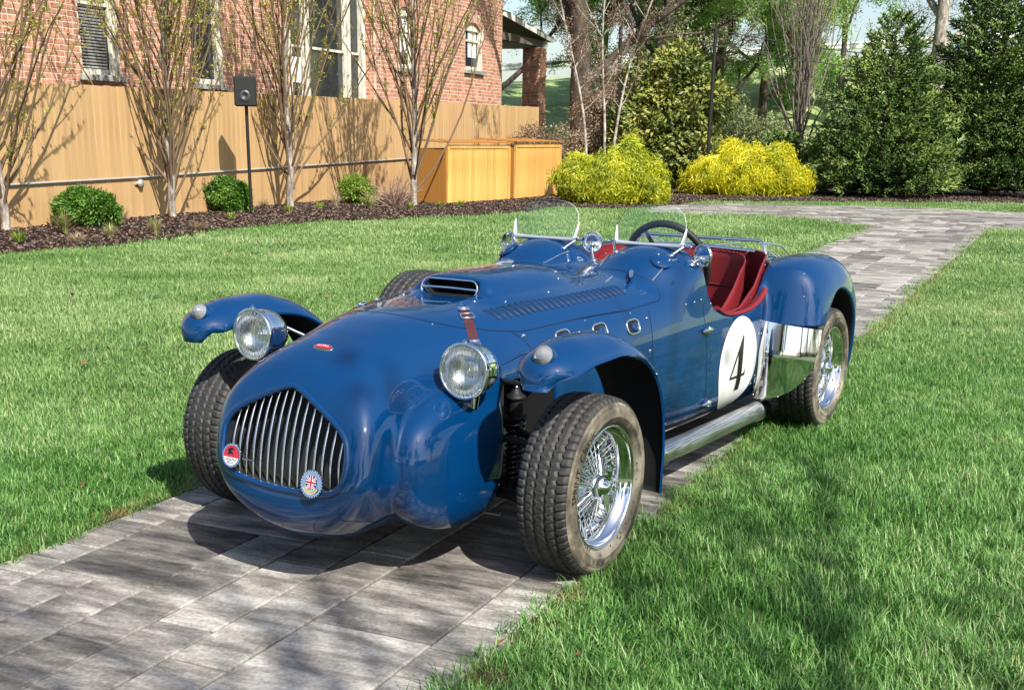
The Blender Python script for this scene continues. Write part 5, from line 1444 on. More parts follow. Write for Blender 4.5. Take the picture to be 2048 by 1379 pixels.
# side return faces: brick ends at the step and at the corner
rb_ = MB(); rr_ = []
for r_ in range(int((HT-zbot)/CHh)):
    z = zbot+r_*CHh+BH/2
    rb_.box((step+.042, -.22+.105+.045, z), (.09, .19, BH)); rr_ += [prand.random()]*8
rbo = rb_.build('bricks', M_brick, house); rbo['kind'] = 'stuff'; at = rbo.data.attributes.new('rnd', 'FLOAT', 'POINT'); at.data.foreach_set('value', rr_)
MB().box(((xs0+xe)/2, 3.2, HT/2), (xe-xs0-.02, 5.8, HT)).build('rear_wing', M_mortar, house)
for w in wins:
    x0, x1, z0, z1, dy = w['x0'], w['x1'], w['z0'], w['z1'], w['dy']; xm = (x0+x1)/2; ww = x1-x0
    fr = MB(); fw_ = .06 if not w['arched'] else .04; yy = dy+.10
    parts_ = [(x0, x1)] if not w.get('triple') else None
    MB().box((xm, dy+.03, z0-.05), (ww+.22, .22, .10), bev=.01).build('sill', M_stone, house)
    def sash(a, b, nm='window'):
        m_ = MB(); zz0, zz1 = z0, z1; cm = (a+b)/2
        m_.box((a+fw_/2, yy, (zz0+zz1)/2), (fw_, .08, zz1-zz0)).box((b-fw_/2, yy, (zz0+zz1)/2), (fw_, .08, zz1-zz0)).box((cm, yy, zz0+.045), (b-a-2*fw_, .075, .09))
        zm = zz0+ (1.08 if not w['arched'] else .62*(zz1-zz0))
        m_.box((cm, yy+.01, zm), (b-a-2*fw_, .06, .05))
        if w['arched']: m_.box((cm, yy, zz1-.10), (b-a-2*fw_, .07, .22))
        o = m_.build(nm, M_wtrim, house)
        q = MB(); q.add([(a+fw_, yy+.02, zz0+.09), (b-fw_, yy+.02, zz0+.09), (b-fw_, yy+.02, zz1), (a+fw_, yy+.02, zz1)], [(0, 1, 2, 3)]); q.build('pane', M_pane, o)
        return o, zm
    if w.get('triple'):
        A_ = [x0, x0+ww*.23, x0+ww*.78, x1]
        for a, b in zip(A_[:-1], A_[1:]): sash(a+.03, b-.03)
        for a in A_: MB().box((a+(.03 if a == x0 else -.03 if a == x1 else 0), dy+.05, (z0+z1)/2), (.13, .12, z1-z0)).build('mullion', M_wtrim, house)
        MB().box((x0+ww*.12, dy+.105, z0+.62), (ww*.14, .004, .5)).build('notice', mat('paper_notice', (.75, .76, .72), .8), house)
    else:
        o, zm = sash(x0, x1)
        if w['arched']:
            MB().box((xm+ww*.12, yy+.012, (z0+z1)/2+.1), (ww*.5, .004, (z1-z0)*.62)).build('curtain', M_blind, o)
        MB().box((x1+.02 if not w['arched'] else x1-.01, dy+.055, (z0+z1)/2), (.05, .13, z1-z0)).build('casing', M_wtrim, o)
    if w['blind'] and not w['arched']:
        k = 0; zz = z0+.12
        while zz < 4.4:
            MB().box((xm-.03, yy+.012, zz), (ww-.2, .004, .024), Matrix.Rotation(.5, 3, 'X')).build('blind_slat', M_blind, house); zz += .048; k += 1
# downpipe stain strip and porch
M_shingle = mat('grey_shingle', (.2, .21, .22), .85); _n = noise(M_shingle, 4, 5); lk(M_shingle, rand_var(M_shingle, ramp(M_shingle, _n, [(.35, (.10, .105, .11)), (.65, (.23, .24, .245))]), .3), base(M_shingle))
M_wood = mat('porch_white_trim', (.62, .60, .54), .7); M_dark = mat('porch_soffit', (.12, .10, .08), .8)
porch = empty('porch', (0, 0, 0), 0); porch.parent = house
pz = hxz(1000, 62, .0)[1]
def wpt(u, v, Y): return px_at(u, v, Y)
# porch beyond the house corner, in world axes along the fence direction
pc0 = xe+.02; pL = 2.9
x_end = hx(1092, 78)
zr1 = hxz(1092, 78)[1]; zr0 = hxz(992, 22)[1]
# roof slope drops along the wall direction
nx_s, ny_s = 9, 14; shm = None
sl = math.atan2(zr0-zr1, x_end-pc0); ln = math.hypot(zr0-zr1, x_end-pc0)/nx_s
for i in range(nx_s):
    for j in range(ny_s):
        w_ = .24
        if shm is None:
            o = MB().box((0, 0, 0), (ln*1.25, w_-.006, .014)).build('shingle', M_shingle, house); shm = o.data
        else: o = link(bpy.data.objects.new('shingle', shm), house)
        x = pc0+(i+.5)*ln*math.cos(sl); o.location = (x, -.15+(j+(.5 if i % 2 else 0))*w_, zr0-(i+.5)*ln*math.sin(sl)+.02); o.rotation_euler = (0, sl-.05, 0)
MB().box(((pc0+x_end)/2, 1.6, (zr0+zr1)/2-.06), (math.hypot(zr0-zr1, x_end-pc0), 3.6, .10), Matrix.Rotation(sl, 3, 'Y')).build('roof_deck', M_dark, house)
MB().box(((pc0+x_end)/2, -.235, (zr0+zr1)/2-.05), (math.hypot(zr0-zr1, x_end-pc0), .03, .15), Matrix.Rotation(sl, 3, 'Y')).build('barge_board', M_wood, house)
MB().box((x_end+.03, 1.5, zr1-.03), (.11, 3.6, .10), bev=.02).build('gutter', M_wood, house)
MB().box((x_end-.35, 1.5, zr1-.20), (.18, 3.3, .22)).build('beam', M_wood, house)
MB().box(((pc0+x_end)/2-.1, .02, zr1-.18), (x_end-pc0-.5, .14, .20)).build('beam', M_dark, house)
PH = zr1-.30; pil = MB().box((x_end-.62, .15, PH/2), (.56, .56, PH)).build('pillar', M_mortar, house)
pb_ = MB(); pr_ = []
for r_ in range(int(PH/CHh)):
    z = .05+r_*CHh
    for k in range(2):
        o_ = (.0 if r_ % 2 else .0)
        pb_.box((x_end-.62+(-.148 if k == 0 else .148)+(.03 if r_ % 2 else -.03), .15-.255, z), (.27, .10, BH)); pb_.box((x_end-.62-.255, .15-.13+(k*.28), z), (.10, .26, BH)); pr_ += [prand.random()]*16
po = pb_.build('bricks', M_brick, pil); po['kind'] = 'stuff'; at = po.data.attributes.new('rnd', 'FLOAT', 'POINT'); at.data.foreach_set('value', pr_)
bpy.data.objects.remove(porch)

# ================================================================== SPEAKER ON ITS POLE
M_spk = mat('speaker_plastic', (.018, .018, .020), .5); M_cone = mat('speaker_cone', (.05, .05, .052), .4); M_pole = mat('dark_pole_paint', (.016, .015, .015), .4)
sp_ = px(503, 428); spk = empty('garden_speaker', sp_, 0, 'black loudspeaker on a tall thin black pole in the mulch bed', 'speaker')
dS = sp_.y; ztop = px_at(486, 213, dS).z; zS = px_at(480, 153, dS).z
MB().tube([(0, 0, -.1), (0, 0, ztop+.02)], .028, 12).build('pole', M_pole, spk)
bxs = MB().box((0, -.05, (ztop+zS)/2), (.34, .24, zS-ztop), bev=.02).build('cabinet', M_spk, spk); bxs.rotation_euler = (0, 0, R(6))
MB().lathe([(.105, -.004), (.105, .006), (.095, .006), (.080, -.012), (.045, -.022), (.040, -.010), (.0, -.006)], (.0, -.172, (ztop+zS)/2-.07), 'y', 28, rot=Matrix.Rotation(0, 3, 'Z')).build('woofer', M_cone, bxs)
MB().lathe([(.035, 0), (.030, .006), (.0, .002)], (0, -.172, (ztop+zS)/2+.10), 'y', 20).build('tweeter', M_cone, bxs)
MB().box((0, .09, (ztop+zS)/2), (.06, .10, .12), bev=.01).build('bracket', M_pole, spk)

# ================================================================== TWO WOODEN BINS BESIDE THE FENCE
M_bin = mat('bin_cedar', (.6, .33, .08), .55)
_tc = noise(M_bin, 2, 5, .6, mscale=(7, 7, .6)); lk(M_bin, rand_var(M_bin, ramp(M_bin, _tc, [(.3, (.40, .185, .040)), (.5, (.60, .33, .085)), (.72, (.70, .43, .15))]), .14), base(M_bin)); bump(M_bin, _tc, .2, .004)
M_binside = mat('bin_stain', (.36, .16, .035), .55)
def px_line(u, v): return px(u, v)
def bin_box(uL, uR, vL, vR, vtopL, label):
    a = px(uL, vL); b = px(uR, vR); d_ = (b-a); L_ = d_.length; d_.normalize(); ang = math.atan2(d_.y, d_.x)
    top = px_at(uL, vtopL, a.y).z
    e = empty('wooden_bin', a, ang, label, 'bin', 'wooden storage bins by the fence')
    dep = .80; n = max(6, int(L_/.115)); w_ = (L_-.14)/n; m0 = None
    for k in range(n):
        if m0 is None: o = MB().box((0, 0, 0), (w_-.004, .018, top-.10), bev=.003).build('slat', M_bin, e); m0 = o.data
        else: o = link(bpy.data.objects.new('slat', m0), e)
        o.location = (.07+(k+.5)*w_, 0, (top-.10)/2); 
    for x in (.035, L_-.035): MB().box((x, -.012, top/2-.03), (.075, .05, top-.04), bev=.004).build('corner_post', M_bin, e)
    m1 = None; n2 = 8
    for sx_ in (.0, L_):
        for k in range(n2):
            if m1 is None: o = MB().box((0, 0, 0), (.018, dep/n2-.004, top-.10)).build('side_slat', M_binside, e); m1 = o.data
            else: o = link(bpy.data.objects.new('side_slat', m1), e)
            o.location = (sx_, .02+(k+.5)*dep/n2, (top-.10)/2)
    MB().box((L_/2, dep+.03, top/2-.05), (L_, .018, top-.10)).build('back', M_binside, e)
    MB().box((L_/2, -.01, top-.06), (L_-.15, .03, .07)).build('top_rail', M_bin, e)
    n3 = 4
    for k in range(n3): 
        o = MB().box((L_/2+prand.uniform(-.02, .02), -.08+(k+.5)*(dep+.16)/n3, top+.025+k*.012), (L_+.12, (dep+.16)/n3-.006, .022), bev=.003).build('lid_board', M_binside, e)
    return e
bin_box(893, 1017, 409, 401, 287, 'wooden slatted bin nearer the house end, left of its twin')
bin_box(1027, 1118, 400, 391, 285, 'wooden slatted bin next to the golden yellow shrub')
# ================================================================== EMBANKMENT, GUARD RAIL, CABLES
M_hill = mat('embankment_grass', (.14, .19, .05), .95); _n = noise(M_hill, .5, 8, .7); lk(M_hill, ramp(M_hill, _n, [(.32, (.16, .24, .07)), (.5, (.30, .40, .14)), (.68, (.50, .50, .28))]), base(M_hill)); bump(M_hill, noise(M_hill, 4, 6), .6, .2)
def hill_z(x, y):
    t_ = np.clip((y-38-.0*x)/22, 0, 1); crest = 3.5+ .075*(x+2)
    return -.3+(crest+.3)*(t_*t_*(3-2*t_))*1.0
xs_ = np.linspace(-90, 110, 80); ys_ = np.linspace(36, 90, 40); V = []
for x in xs_:
    for y in ys_: V.append((x, y, float(hill_z(x, y))+.10*math.sin(x*.6+y*.4)+.06*math.sin(x*1.7-y)))
Fq = [(i*40+k, (i+1)*40+k, (i+1)*40+k+1, i*40+k+1) for i in range(79) for k in range(39)]
mb = MB(); mb.add(V, Fq, 0, True); hb = mb.build('embankment', M_hill); hb['kind'] = 'structure'
M_galv2 = mat('guard_rail_steel', (.55, .56, .55), .45, .4)
gr_ = empty('guard_rail', (0, 0, 0), 0, 'steel guard rail along the top of the grass embankment', 'guard rail')
pts = [Vector((x, 60.5, float(hill_z(x, 60.5))+.62)) for x in np.linspace(-6, 40, 30)]
mb = MB()
V = []
for p in pts:
    for dy, dz in ((0, -.16), (-.05, -.10), (0, -.03), (0, .03), (-.05, .10), (0, .16)): V.append(p+Vector((0, dy, dz)))
mb.add(V, [(i*6+k, (i+1)*6+k, (i+1)*6+k+1, i*6+k+1) for i in range(29) for k in range(5)], 0, True); mb.build('rail', M_galv2, gr_)
for i, x in enumerate(np.arange(-5, 40, 2.0)): 
    z = float(hill_z(x, 60.6)); MB().box((x, 60.62, z+.35), (.12, .12, .95)).build('rail_post', M_galv2, gr_)
M_cable = mat('black_cable', (.02, .02, .02), .6)
for k, (u0, v0, u1, v1, Y, lab) in enumerate(((1430, 60, 2100, 118, 33, 'upper black overhead cable crossing in front of the conifers'), (1450, 90, 2100, 152, 33, 'lower black overhead cable crossing in front of the conifers'))):
    a = px_at(u0, v0, Y); b = px_at(u1, v1, Y); pts = [a.lerp(b, i/14)-Vector((0, 0, .25*math.sin(math.pi*i/14))) for i in range(15)]
    tag(MB().tube(pts, .012, 5).build('overhead_cable', M_cable), lab, 'cable')
for (u, vt, vb, Y, lab) in ((1432, 58, 330, 32, 'slim black pole right of the magnolia holding string cables'), (1243, 28, 330, 31, 'slim black pole left of the magnolia between birch stems')):
    q = px_at(u, vt, Y); e = MB().tube([(q.x, Y, -.1), (q.x, Y, q.z)], .045, 10).build('black_pole', M_pole); tag(e, lab, 'pole')
# ================================================================== TREES AND SHRUBS
M_barkp = mat('pale_bark', (.3, .27, .23), .9); _n = noise(M_barkp, 12, 6, .7, mscale=(1, 1, .35)); lk(M_barkp, ramp(M_barkp, _n, [(.36, (.10, .08, .065)), (.52, (.27, .235, .20)), (.68, (.50, .46, .41))]), base(M_barkp)); bump(M_barkp, _n, .7, .02)
M_barkd = mat('dark_bark', (.06, .045, .035), .95); _n = noise(M_barkd, 9, 6, .7, mscale=(1, 1, .3)); lk(M_barkd, ramp(M_barkd, _n, [(.35, (.022, .016, .012)), (.65, (.11, .085, .065))]), base(M_barkd)); bump(M_barkd, _n, .8, .03)
M_twig = mat('twig_bark', (.15, .10, .06), .9)
M_grey = mat('grey_stem', (.17, .145, .12), .9)
M_birch = mat('birch_bark', (.55, .52, .46), .8); _n = noise(M_birch, 8, 5); lk(M_birch, ramp(M_birch, _n, [(.38, (.12, .10, .085)), (.5, (.34, .31, .26)), (.7, (.50, .47, .41))]), base(M_birch))
M_bud = leaf_mat('yellow_green_bud_leaf', [(.3, (.20, .21, .025)), (.55, (.38, .39, .05)), (.8, (.56, .55, .10))], 1.2, .4)
def leafcard(name, m, l, w, n, spread, seed, fold=.0, up=.2):
    """a little bunch of leaf-sized faces"""
    r_ = random.Random(seed); mb = MB()
    for _ in range(n):
        a = r_.uniform(0, 6.283); e = r_.uniform(-.5, 1.2)+up; L_ = l*r_.uniform(.6, 1.2); W_ = w*r_.uniform(.7, 1.2)/2
        d = Vector((math.cos(a)*math.cos(e), math.sin(a)*math.cos(e), math.sin(e))); s_ = d.cross(Vector((r_.uniform(-.4, .4), r_.uniform(-.4, .4), 1))).normalized(); n_ = s_.cross(d)
        c = Vector((r_.uniform(-1, 1), r_.uniform(-1, 1), r_.uniform(-1, 1)))*spread
        V = [c, c+d*L_*.45+s_*W_+n_*fold*L_, c+d*L_, c+d*L_*.45-s_*W_+n_*fold*L_]
        mb.add(V, [(0, 1, 2), (0, 2, 3)])
    return mb.build(name, m)
bud_c = variants('buds', [leafcard('bud', M_bud, .032, .016, 4, .014, i) for i in range(4)])
def rot_scatter(g, n, tilt=.6): return np.stack([g.normal(0, tilt, n), g.normal(0, tilt, n), g.uniform(0, 6.283, n)], 1)
def branch_pts(p0, d0, L_, n, curl, g, up=0.0):
    P = [Vector(p0)]; d = Vector(d0).normalized()
    for _ in range(n):
        d = (d+Vector(g.normal(0, curl, 3))+Vector((0, 0, up))).normalized(); P.append(P[-1]+d*(L_/n))
    return P
def columnar_tree(name, base_, H, spread, r0, seed, label, group=None, z0=.35, leafn=2600, m=None, nb_=46, cat='tree', leafc=None, lsc=(.8, 1.5), grow=.12):
    g = np.random.default_rng(seed); e = empty(name, base_, 0, label, cat, group); tr = MB()
    top = Vector((g.normal(0, .05), g.normal(0, .05), H*.93)); trunk = [Vector((0, 0, -.1))]+[Vector((0, 0, 0)).lerp(top, t)+Vector((g.normal(0, .02), g.normal(0, .02), 0)) for t in np.linspace(.03, 1, 12)]
    rr = [r0*1.25]+[r0*(1-.88*t)+.004 for t in np.linspace(.03, 1, 12)]; tr.tube(trunk, rr, 9)
    tips = []
    br = MB()
    for k in range(nb_):
        t = z0/H+(.80-z0/H)*(k/nb_)**1.1; p0 = Vector((0, 0, 0)).lerp(top, t); a = k*2.399+g.normal(0, .3)
        L_ = H*(.55*(1-t)+.16)*g.uniform(.75, 1.15); out = spread*g.uniform(.6, 1.15)
        d = Vector((math.cos(a)*out, math.sin(a)*out, 1)).normalized()
        P = branch_pts(p0, d, L_, 9, .085, g, grow); r1 = r0*(.30*(1-t)+.06); br.tube(P, [r1*(1-.85*i/9)+.0025 for i in range(10)], 5, caps=False)
        for q in range(5):
            i = int(g.integers(2, 9)); a2 = g.uniform(0, 6.28); dd = (P[i]-P[i-1]).normalized()
            d2 = (dd+Vector((math.cos(a2), math.sin(a2), .2))*.42).normalized(); L2 = L_*g.uniform(.14, .36)
            P2_ = branch_pts(P[i], d2, L2, 5, .09, g, .10); br.tube(P2_, [.006*(1-.75*i_/5)+.0012 for i_ in range(6)], 4, caps=False)
            tips += [P2_[j].lerp(P2_[j-1], g.random()) for j in (1, 2, 3, 4, 5)]
        tips += P[4:]
    tr.build('trunk', m or M_barkp, e); b = br.build('branches', M_twig if m is None else m, e); b['kind'] = 'stuff'
    if leafn:
        T = np.array([list(t) for t in tips]); i = g.integers(0, len(T), leafn); P = T[i]+g.normal(0, .012, (leafn, 3))
        lf_ = scatter('leaves', P, rot_scatter(g, leafn), g.uniform(lsc[0], lsc[1], leafn), leafc or bud_c, 4, e); lf_['kind'] = 'stuff'
    return e
for i, (u, v, H, sp, lab) in enumerate(((10, 464, 5.4, .62, 'budding upright tree at the left end of the fence'), (348, 437, 5.4, .60, 'budding upright tree between the two round boxwoods'),
                               (583, 416, 6.4, .56, 'budding upright tree just right of the speaker pole'), (828, 414, 6.6, .56, 'budding upright tree in front of the wooden bins'))):
    columnar_tree('young_tree', px(u, v), H, sp, .058, 20+i, lab, 'budding trees along the fence', leafn=6000, grow=.06, nb_=54, lsc=(.7, 1.6), z0=.28)
columnar_tree('upright_tree', (7.25, 33.5, 0), 6.8, .42, .085, 31, 'bare fan shaped tree with grey stems beside the big conifer', None, z0=.75, leafn=1500, m=M_grey, nb_=70, grow=.08)

# generic spreading tree for the background
def big_tree(name, base_, H, r0, seed, label, lean=(0, 0), m=None, leafc=None, leafn=0, lsc=(1, 2), levels=3, spread=.75, z0=.3, group=None, nl=7, droop=0., lname='leaves'):
    g = np.random.default_rng(seed); e = empty(name, base_, 0, label, 'tree', group); tr = MB(); br = MB(); tips = []
    top = Vector((lean[0]*H, lean[1]*H, H*.75)); tk = [Vector((0, 0, -.2))]
    for t in np.linspace(.03, 1, 10): tk.append(Vector((0, 0, 0)).lerp(top, t)+Vector((g.normal(0, .12)*t, g.normal(0, .12)*t, 0)))
    tr.tube(tk, [r0*1.3]+[r0*(1-.62*t) for t in np.linspace(.03, 1, 10)], 10)
    def rec(p, d, L_, r_, lv):
        n = 6; P = branch_pts(p, d, L_, n, .13, g, .04-droop*(levels-lv)); br.tube(P, [r_*(1-.7*i/n)+.003 for i in range(n+1)], 5 if lv > 1 else 4, caps=False)
        if lv <= 1: tips.extend(P[1:]); return
        if lv <= 2: tips.extend(P[3:])
        for k in range(nl if lv == levels else 5):
            i = int(g.integers(2, n+1)); dd = (P[i]-P[i-1]).normalized(); v_ = Vector(g.normal(0, 1, 3)); v_ = (v_-dd*v_.dot(dd)).normalized()
            rec(P[i], (dd+v_*spread).normalized(), L_*g.uniform(.42, .68), r_*.45, lv-1)
    for k in range(nl):
        t = z0+(1-z0)*(k+.5)/nl; p = Vector((0, 0, 0)).lerp(top, t); a = k*2.4+g.normal(0, .4); rec(p, Vector((math.cos(a)*spread*1.1, math.sin(a)*spread*1.1, .75)), H*.42*g.uniform(.75, 1.2), r0*.42, levels)
    tr.build('trunk', m or M_barkd, e); b = br.build('branches', m or M_barkd, e); b['kind'] = 'stuff'
    if leafn:
        T = np.array([list(t) for t in tips]); i = g.integers(0, len(T), leafn); P = T[i]+g.normal(0, .10, (leafn, 3)); P[:, 2] -= droop*np.abs(g.normal(0, 1.2, leafn))
        lf_ = scatter(lname, P, rot_scatter(g, leafn, 1), g.uniform(lsc[0], lsc[1], leafn), leafc, 4, e); lf_['kind'] = 'stuff'
    return e
M_lf1 = leaf_mat('fresh_green_leaf', [(.3, (.14, .27, .055)), (.55, (.27, .45, .11)), (.8, (.42, .60, .20))], .5, .4)
M_lf2 = leaf_mat('olive_leaf', [(.3, (.12, .15, .055)), (.55, (.24, .28, .11)), (.8, (.40, .42, .20))], .5, .35)
M_lf3 = leaf_mat('glossy_magnolia_leaf', [(.3, (.045, .075, .018)), (.48, (.11, .155, .030)), (.62, (.25, .27, .055)), (.85, (.46, .42, .12))], 1.1, .12, .45, .04)
M_lf4 = leaf_mat('brown_leaf', [(.3, (.13, .085, .055)), (.6, (.28, .20, .13)), (.8, (.42, .36, .24))], .6, .3)
lf1 = variants('lf1', [leafcard('leaf', M_lf1, .07, .030, 8, .10, 200+i) for i in range(4)])
lf2 = variants('lf2', [leafcard('leaf', M_lf2, .07, .032, 7, .10, 220+i) for i in range(4)])
lf4 = variants('lf4', [leafcard('leaf', M_lf4, .06, .028, 7, .10, 240+i) for i in range(4)])
big_tree('bare_tree', (1.75, 36, 0), 13, .33, 41, 'large dark trunked tree with sparse leaves behind the birch stems', (-.02, 0), leafc=lf2, leafn=18000, lsc=(.7, 1.3), z0=.2, nl=8)
big_tree('bare_tree', (-.9, 44, .6), 12, .26, 42, 'slim leafing tree rising behind the porch roof', (-.05, 0), leafc=lf1, leafn=20000, lsc=(.9, 1.7), z0=.15)
big_tree('bare_tree', (4.1, 41, 0), 12, .25, 43, 'dark leaning tree between the two black poles', (.06, 0), leafc=lf4, leafn=12000, lsc=(.7, 1.3), z0=.2)
big_tree('bare_tree', (14.1, 44, .8), 13, .30, 44, 'tall pale trunked tree rising directly behind the big conifer', (-.03, 0), m=M_barkp, leafc=lf4, leafn=2500, z0=.3)
big_tree('bare_tree', (20.5, 50, 2), 12, .24, 45, 'bare spreading tree far behind the right hand conifer', (-.08, 0), leafc=lf4, leafn=2500, z0=.25)
big_tree('green_tree', (6.6, 44, .4), 10.5, .20, 46, 'bright green feathery tree right of the black pole', (.02, 0), leafc=lf1, leafn=30000, lsc=(.9, 1.7), z0=.12, droop=.12)
big_tree('green_tree', (9.0, 48, 1.2), 10, .18, 47, 'light green feathery tree behind the bare fan tree', (0, 0), leafc=lf1, leafn=20000, lsc=(.9, 1.7), z0=.12, droop=.12)
big_tree('green_tree', (4.6, 52, 2), 9, .16, 48, 'green feathery tree behind the magnolia', (0, 0), leafc=lf2, leafn=18000, lsc=(.9, 1.7), z0=.10, droop=.08)
big_tree('green_tree', (3.0, 47, 1.4), 9.5, .16, 49, 'green leafing tree filling the gap behind the birch stems', (0, 0), leafc=lf1, leafn=22000, lsc=(.8, 1.5), z0=.10, droop=.1)
big_tree('green_tree', (12.0, 49, 2.0), 8.5, .14, 50, 'thin leafed tree above the gap between fan tree and big conifer', (0, 0), leafc=lf4, leafn=6000, lsc=(.8, 1.5), z0=.15)
# birch stems
for i, (ub, vb, ut, vt, Y, lab) in enumerate(((1164, 320, 1135, 40, 29.5, 'leftmost white birch stem leaning left beside the second bin'), (1196, 320, 1220, 20, 29.8, 'middle white birch stem rising upright from the golden shrub'), (1218, 320, 1300, 30, 30.1, 'white birch stem leaning right across the black pole'))):
    a = px_at(ub, vb, Y); b = px_at(ut, vt, Y); a = a+(a-b)*(a.z/(b.z-a.z)); g = np.random.default_rng(60+i); e = empty('birch_stem', (a.x, Y, 0), 0, lab, 'tree', 'white birch stems behind the left golden shrub')
    D_ = Vector((b.x-a.x, 0, b.z)); P = [D_*t*1.35+Vector((math.sin(t*5+i)*.14, 0, 0)) for t in np.linspace(0, 1, 12)]
    MB().tube(P, [.034*(1-.7*t)+.004 for t in np.linspace(0, 1, 12)], 7).build('trunk', M_birch, e); br = MB()
    tp = []
    for k in range(16):
        q = P[int(g.integers(4, 12))]; s_ = g.choice([-1, 1]); Q = branch_pts(q, (s_*g.uniform(.3, .9), g.normal(0, .4), .8), g.uniform(.5, 1.4), 6, .1, g, .05); br.tube(Q, [.011*(1-.8*j/6)+.002 for j in range(7)], 4, caps=False); tp += Q[2:]
    b_ = br.build('branches', M_birch, e); b_['kind'] = 'stuff'
    T = np.array([list(t) for t in tp]); n = 500; i_ = g.integers(0, len(T), n); lf_ = scatter('leaves', T[i_]+g.normal(0, .05, (n, 3)), rot_scatter(g, n, 1), g.uniform(.6, 1.1, n), lf4, 4, e); lf_['kind'] = 'stuff'

# shrubs made of leaf bunches in an uneven volume
def blob_pts(g, n, lobes, shell=.55, rag=.06):
    P = []; w = np.array([l[3]*l[4]*l[5] for l in lobes])**.66; w = w/w.sum(); which = g.choice(len(lobes), n, p=w)
    d = g.normal(0, 1, (n, 3)); d /= np.linalg.norm(d, axis=1)[:, None]; r_ = (shell+(1-shell)*g.random(n))**(1/2.2)
    L_ = np.array(lobes)[which]; wob = 1+g.normal(0, rag, n)+.16*np.sin(d[:, 0]*5+which)*np.sin(d[:, 2]*6+which*2)+.08*np.sin(d[:, 1]*11)
    return L_[:, :3]+d*L_[:, 3:6]*(r_*wob)[:, None], d
def orient(d, g, jit=.4):
    """euler turning +z towards d"""
    d = d+g.normal(0, jit, d.shape); d /= np.linalg.norm(d, axis=1)[:, None]
    th = np.arccos(np.clip(d[:, 2], -1, 1)); ph = np.arctan2(d[:, 1], d[:, 0])
    return np.stack([np.zeros(len(d)), th, ph], 1)
def shrub(name, base_, lobes, n, coll, nv_, label, group=None, cat='shrub', scl=(.8, 1.3), jit=.4, stems=6, up=0., m=None, cname='foliage', shell=.55, seed=1, rag=.06):
    g = np.random.default_rng(seed); e = empty(name, base_, 0, label, cat, group); P, d = blob_pts(g, n, lobes, shell, rag); k = P[:, 2] > .01; P = P[k]; d = d[k]; d[:, 2] += up
    f_ = scatter(cname, P, orient(d, g, jit), g.uniform(scl[0], scl[1], len(P)), coll, nv_, e); f_['kind'] = 'stuff'
    if stems:
        mb = MB()
        for s_ in range(stems):
            l = lobes[s_ % len(lobes)]; mb.tube(branch_pts((g.normal(0, .04), g.normal(0, .04), -.05), (l[0]+g.normal(0, .2), l[1]+g.normal(0, .2), l[2]+l[5]), l[2]+l[5]*.6, 5, .08, g), [.02, .017, .014, .011, .008, .005], 5)
        mb.build('stem', m or M_twig, e)
    return e
M_box = leaf_mat('boxwood_leaf', [(.3, (.035, .10, .010)), (.55, (.085, .20, .018)), (.8, (.17, .30, .035))], 2.5, .25)
boxl = variants('boxl', [leafcard('leaf', M_box, .055, .020, 9, .03, 300+i, up=.5) for i in range(4)])
M_boxy = leaf_mat('lime_leaf', [(.3, (.09, .17, .015)), (.55, (.20, .32, .03)), (.8, (.36, .44, .07))], 2.5, .35)
limel = variants('limel', [leafcard('leaf', M_boxy, .05, .02, 8, .03, 320+i, up=.5) for i in range(4)])
shrub('boxwood', px(178, 455), [(0, 0, .26, .38, .34, .25), (-.10, 0, .24, .30, .3, .23), (.16, 0, .20, .26, .26, .2)], 4200, boxl, 4, 'round clipped green boxwood in the mulch left of the second tree', 'round boxwoods', seed=2)
shrub('boxwood', px(458, 424), [(0, 0, .27, .33, .32, .26), (.1, 0, .22, .26, .26, .22)], 3600, boxl, 4, 'round clipped green boxwood beside the speaker pole', 'round boxwoods', seed=3)
shrub('lime_shrub', px(712, 410), [(0, 0, .28, .30, .26, .26), (.08, 0, .2, .3, .2, .18)], 1500, limel, 4, 'bright lime green small shrub between the third and fourth fence trees', seed=4, shell=.2)
# dry twiggy shrub and grass tufts
M_dry = leaf_mat('dry_grass', [(.3, (.20, .14, .08)), (.55, (.42, .33, .20)), (.8, (.62, .53, .36))], 3, .25); M_iris = leaf_mat('lime_blade', [(.3, (.14, .24, .02)), (.55, (.28, .40, .05)), (.8, (.46, .50, .12))], 3, .35)
def tuft(name, base_, n, h, spread, w, m, label, cat, group=None, seed=0, m2=None, frac=0):
    r_ = random.Random(seed)
    def blades(n, m, nm, par=None, hh=1):
        mb = MB()
        for _ in range(n):
            a = r_.uniform(0, 6.283); q = r_.uniform(0, .05); ln = r_.uniform(.2, 1)*spread; H_ = h*hh*r_.uniform(.6, 1.1); dx, dy = math.cos(a), math.sin(a); V = []
            for k in range(4):
                t = k/3; x, y, z = dx*(q+ln*t*t), dy*(q+ln*t*t), H_*(t-.35*t*t*ln/spread); s_ = w/2*(1-.8*t); V += [(x-dy*s_, y+dx*s_, z), (x+dy*s_, y-dx*s_, z)]
            mb.add(V, [(2*k, 2*k+1, 2*k+3, 2*k+2) for k in range(3)])
        o = mb.build(nm, m, par); return o
    if m2 is None:
        o = blades(n, m, name); o.location = base_; o['kind'] = 'thing'; tag(o, label, cat, group); return o
    e = empty(name, base_, 0, label, cat, group); a = blades(n, m, 'dry_blades', e); a['kind'] = 'stuff'; b = blades(int(n*frac), m2, 'green_blades', e, 1.15); b['kind'] = 'stuff'; return e
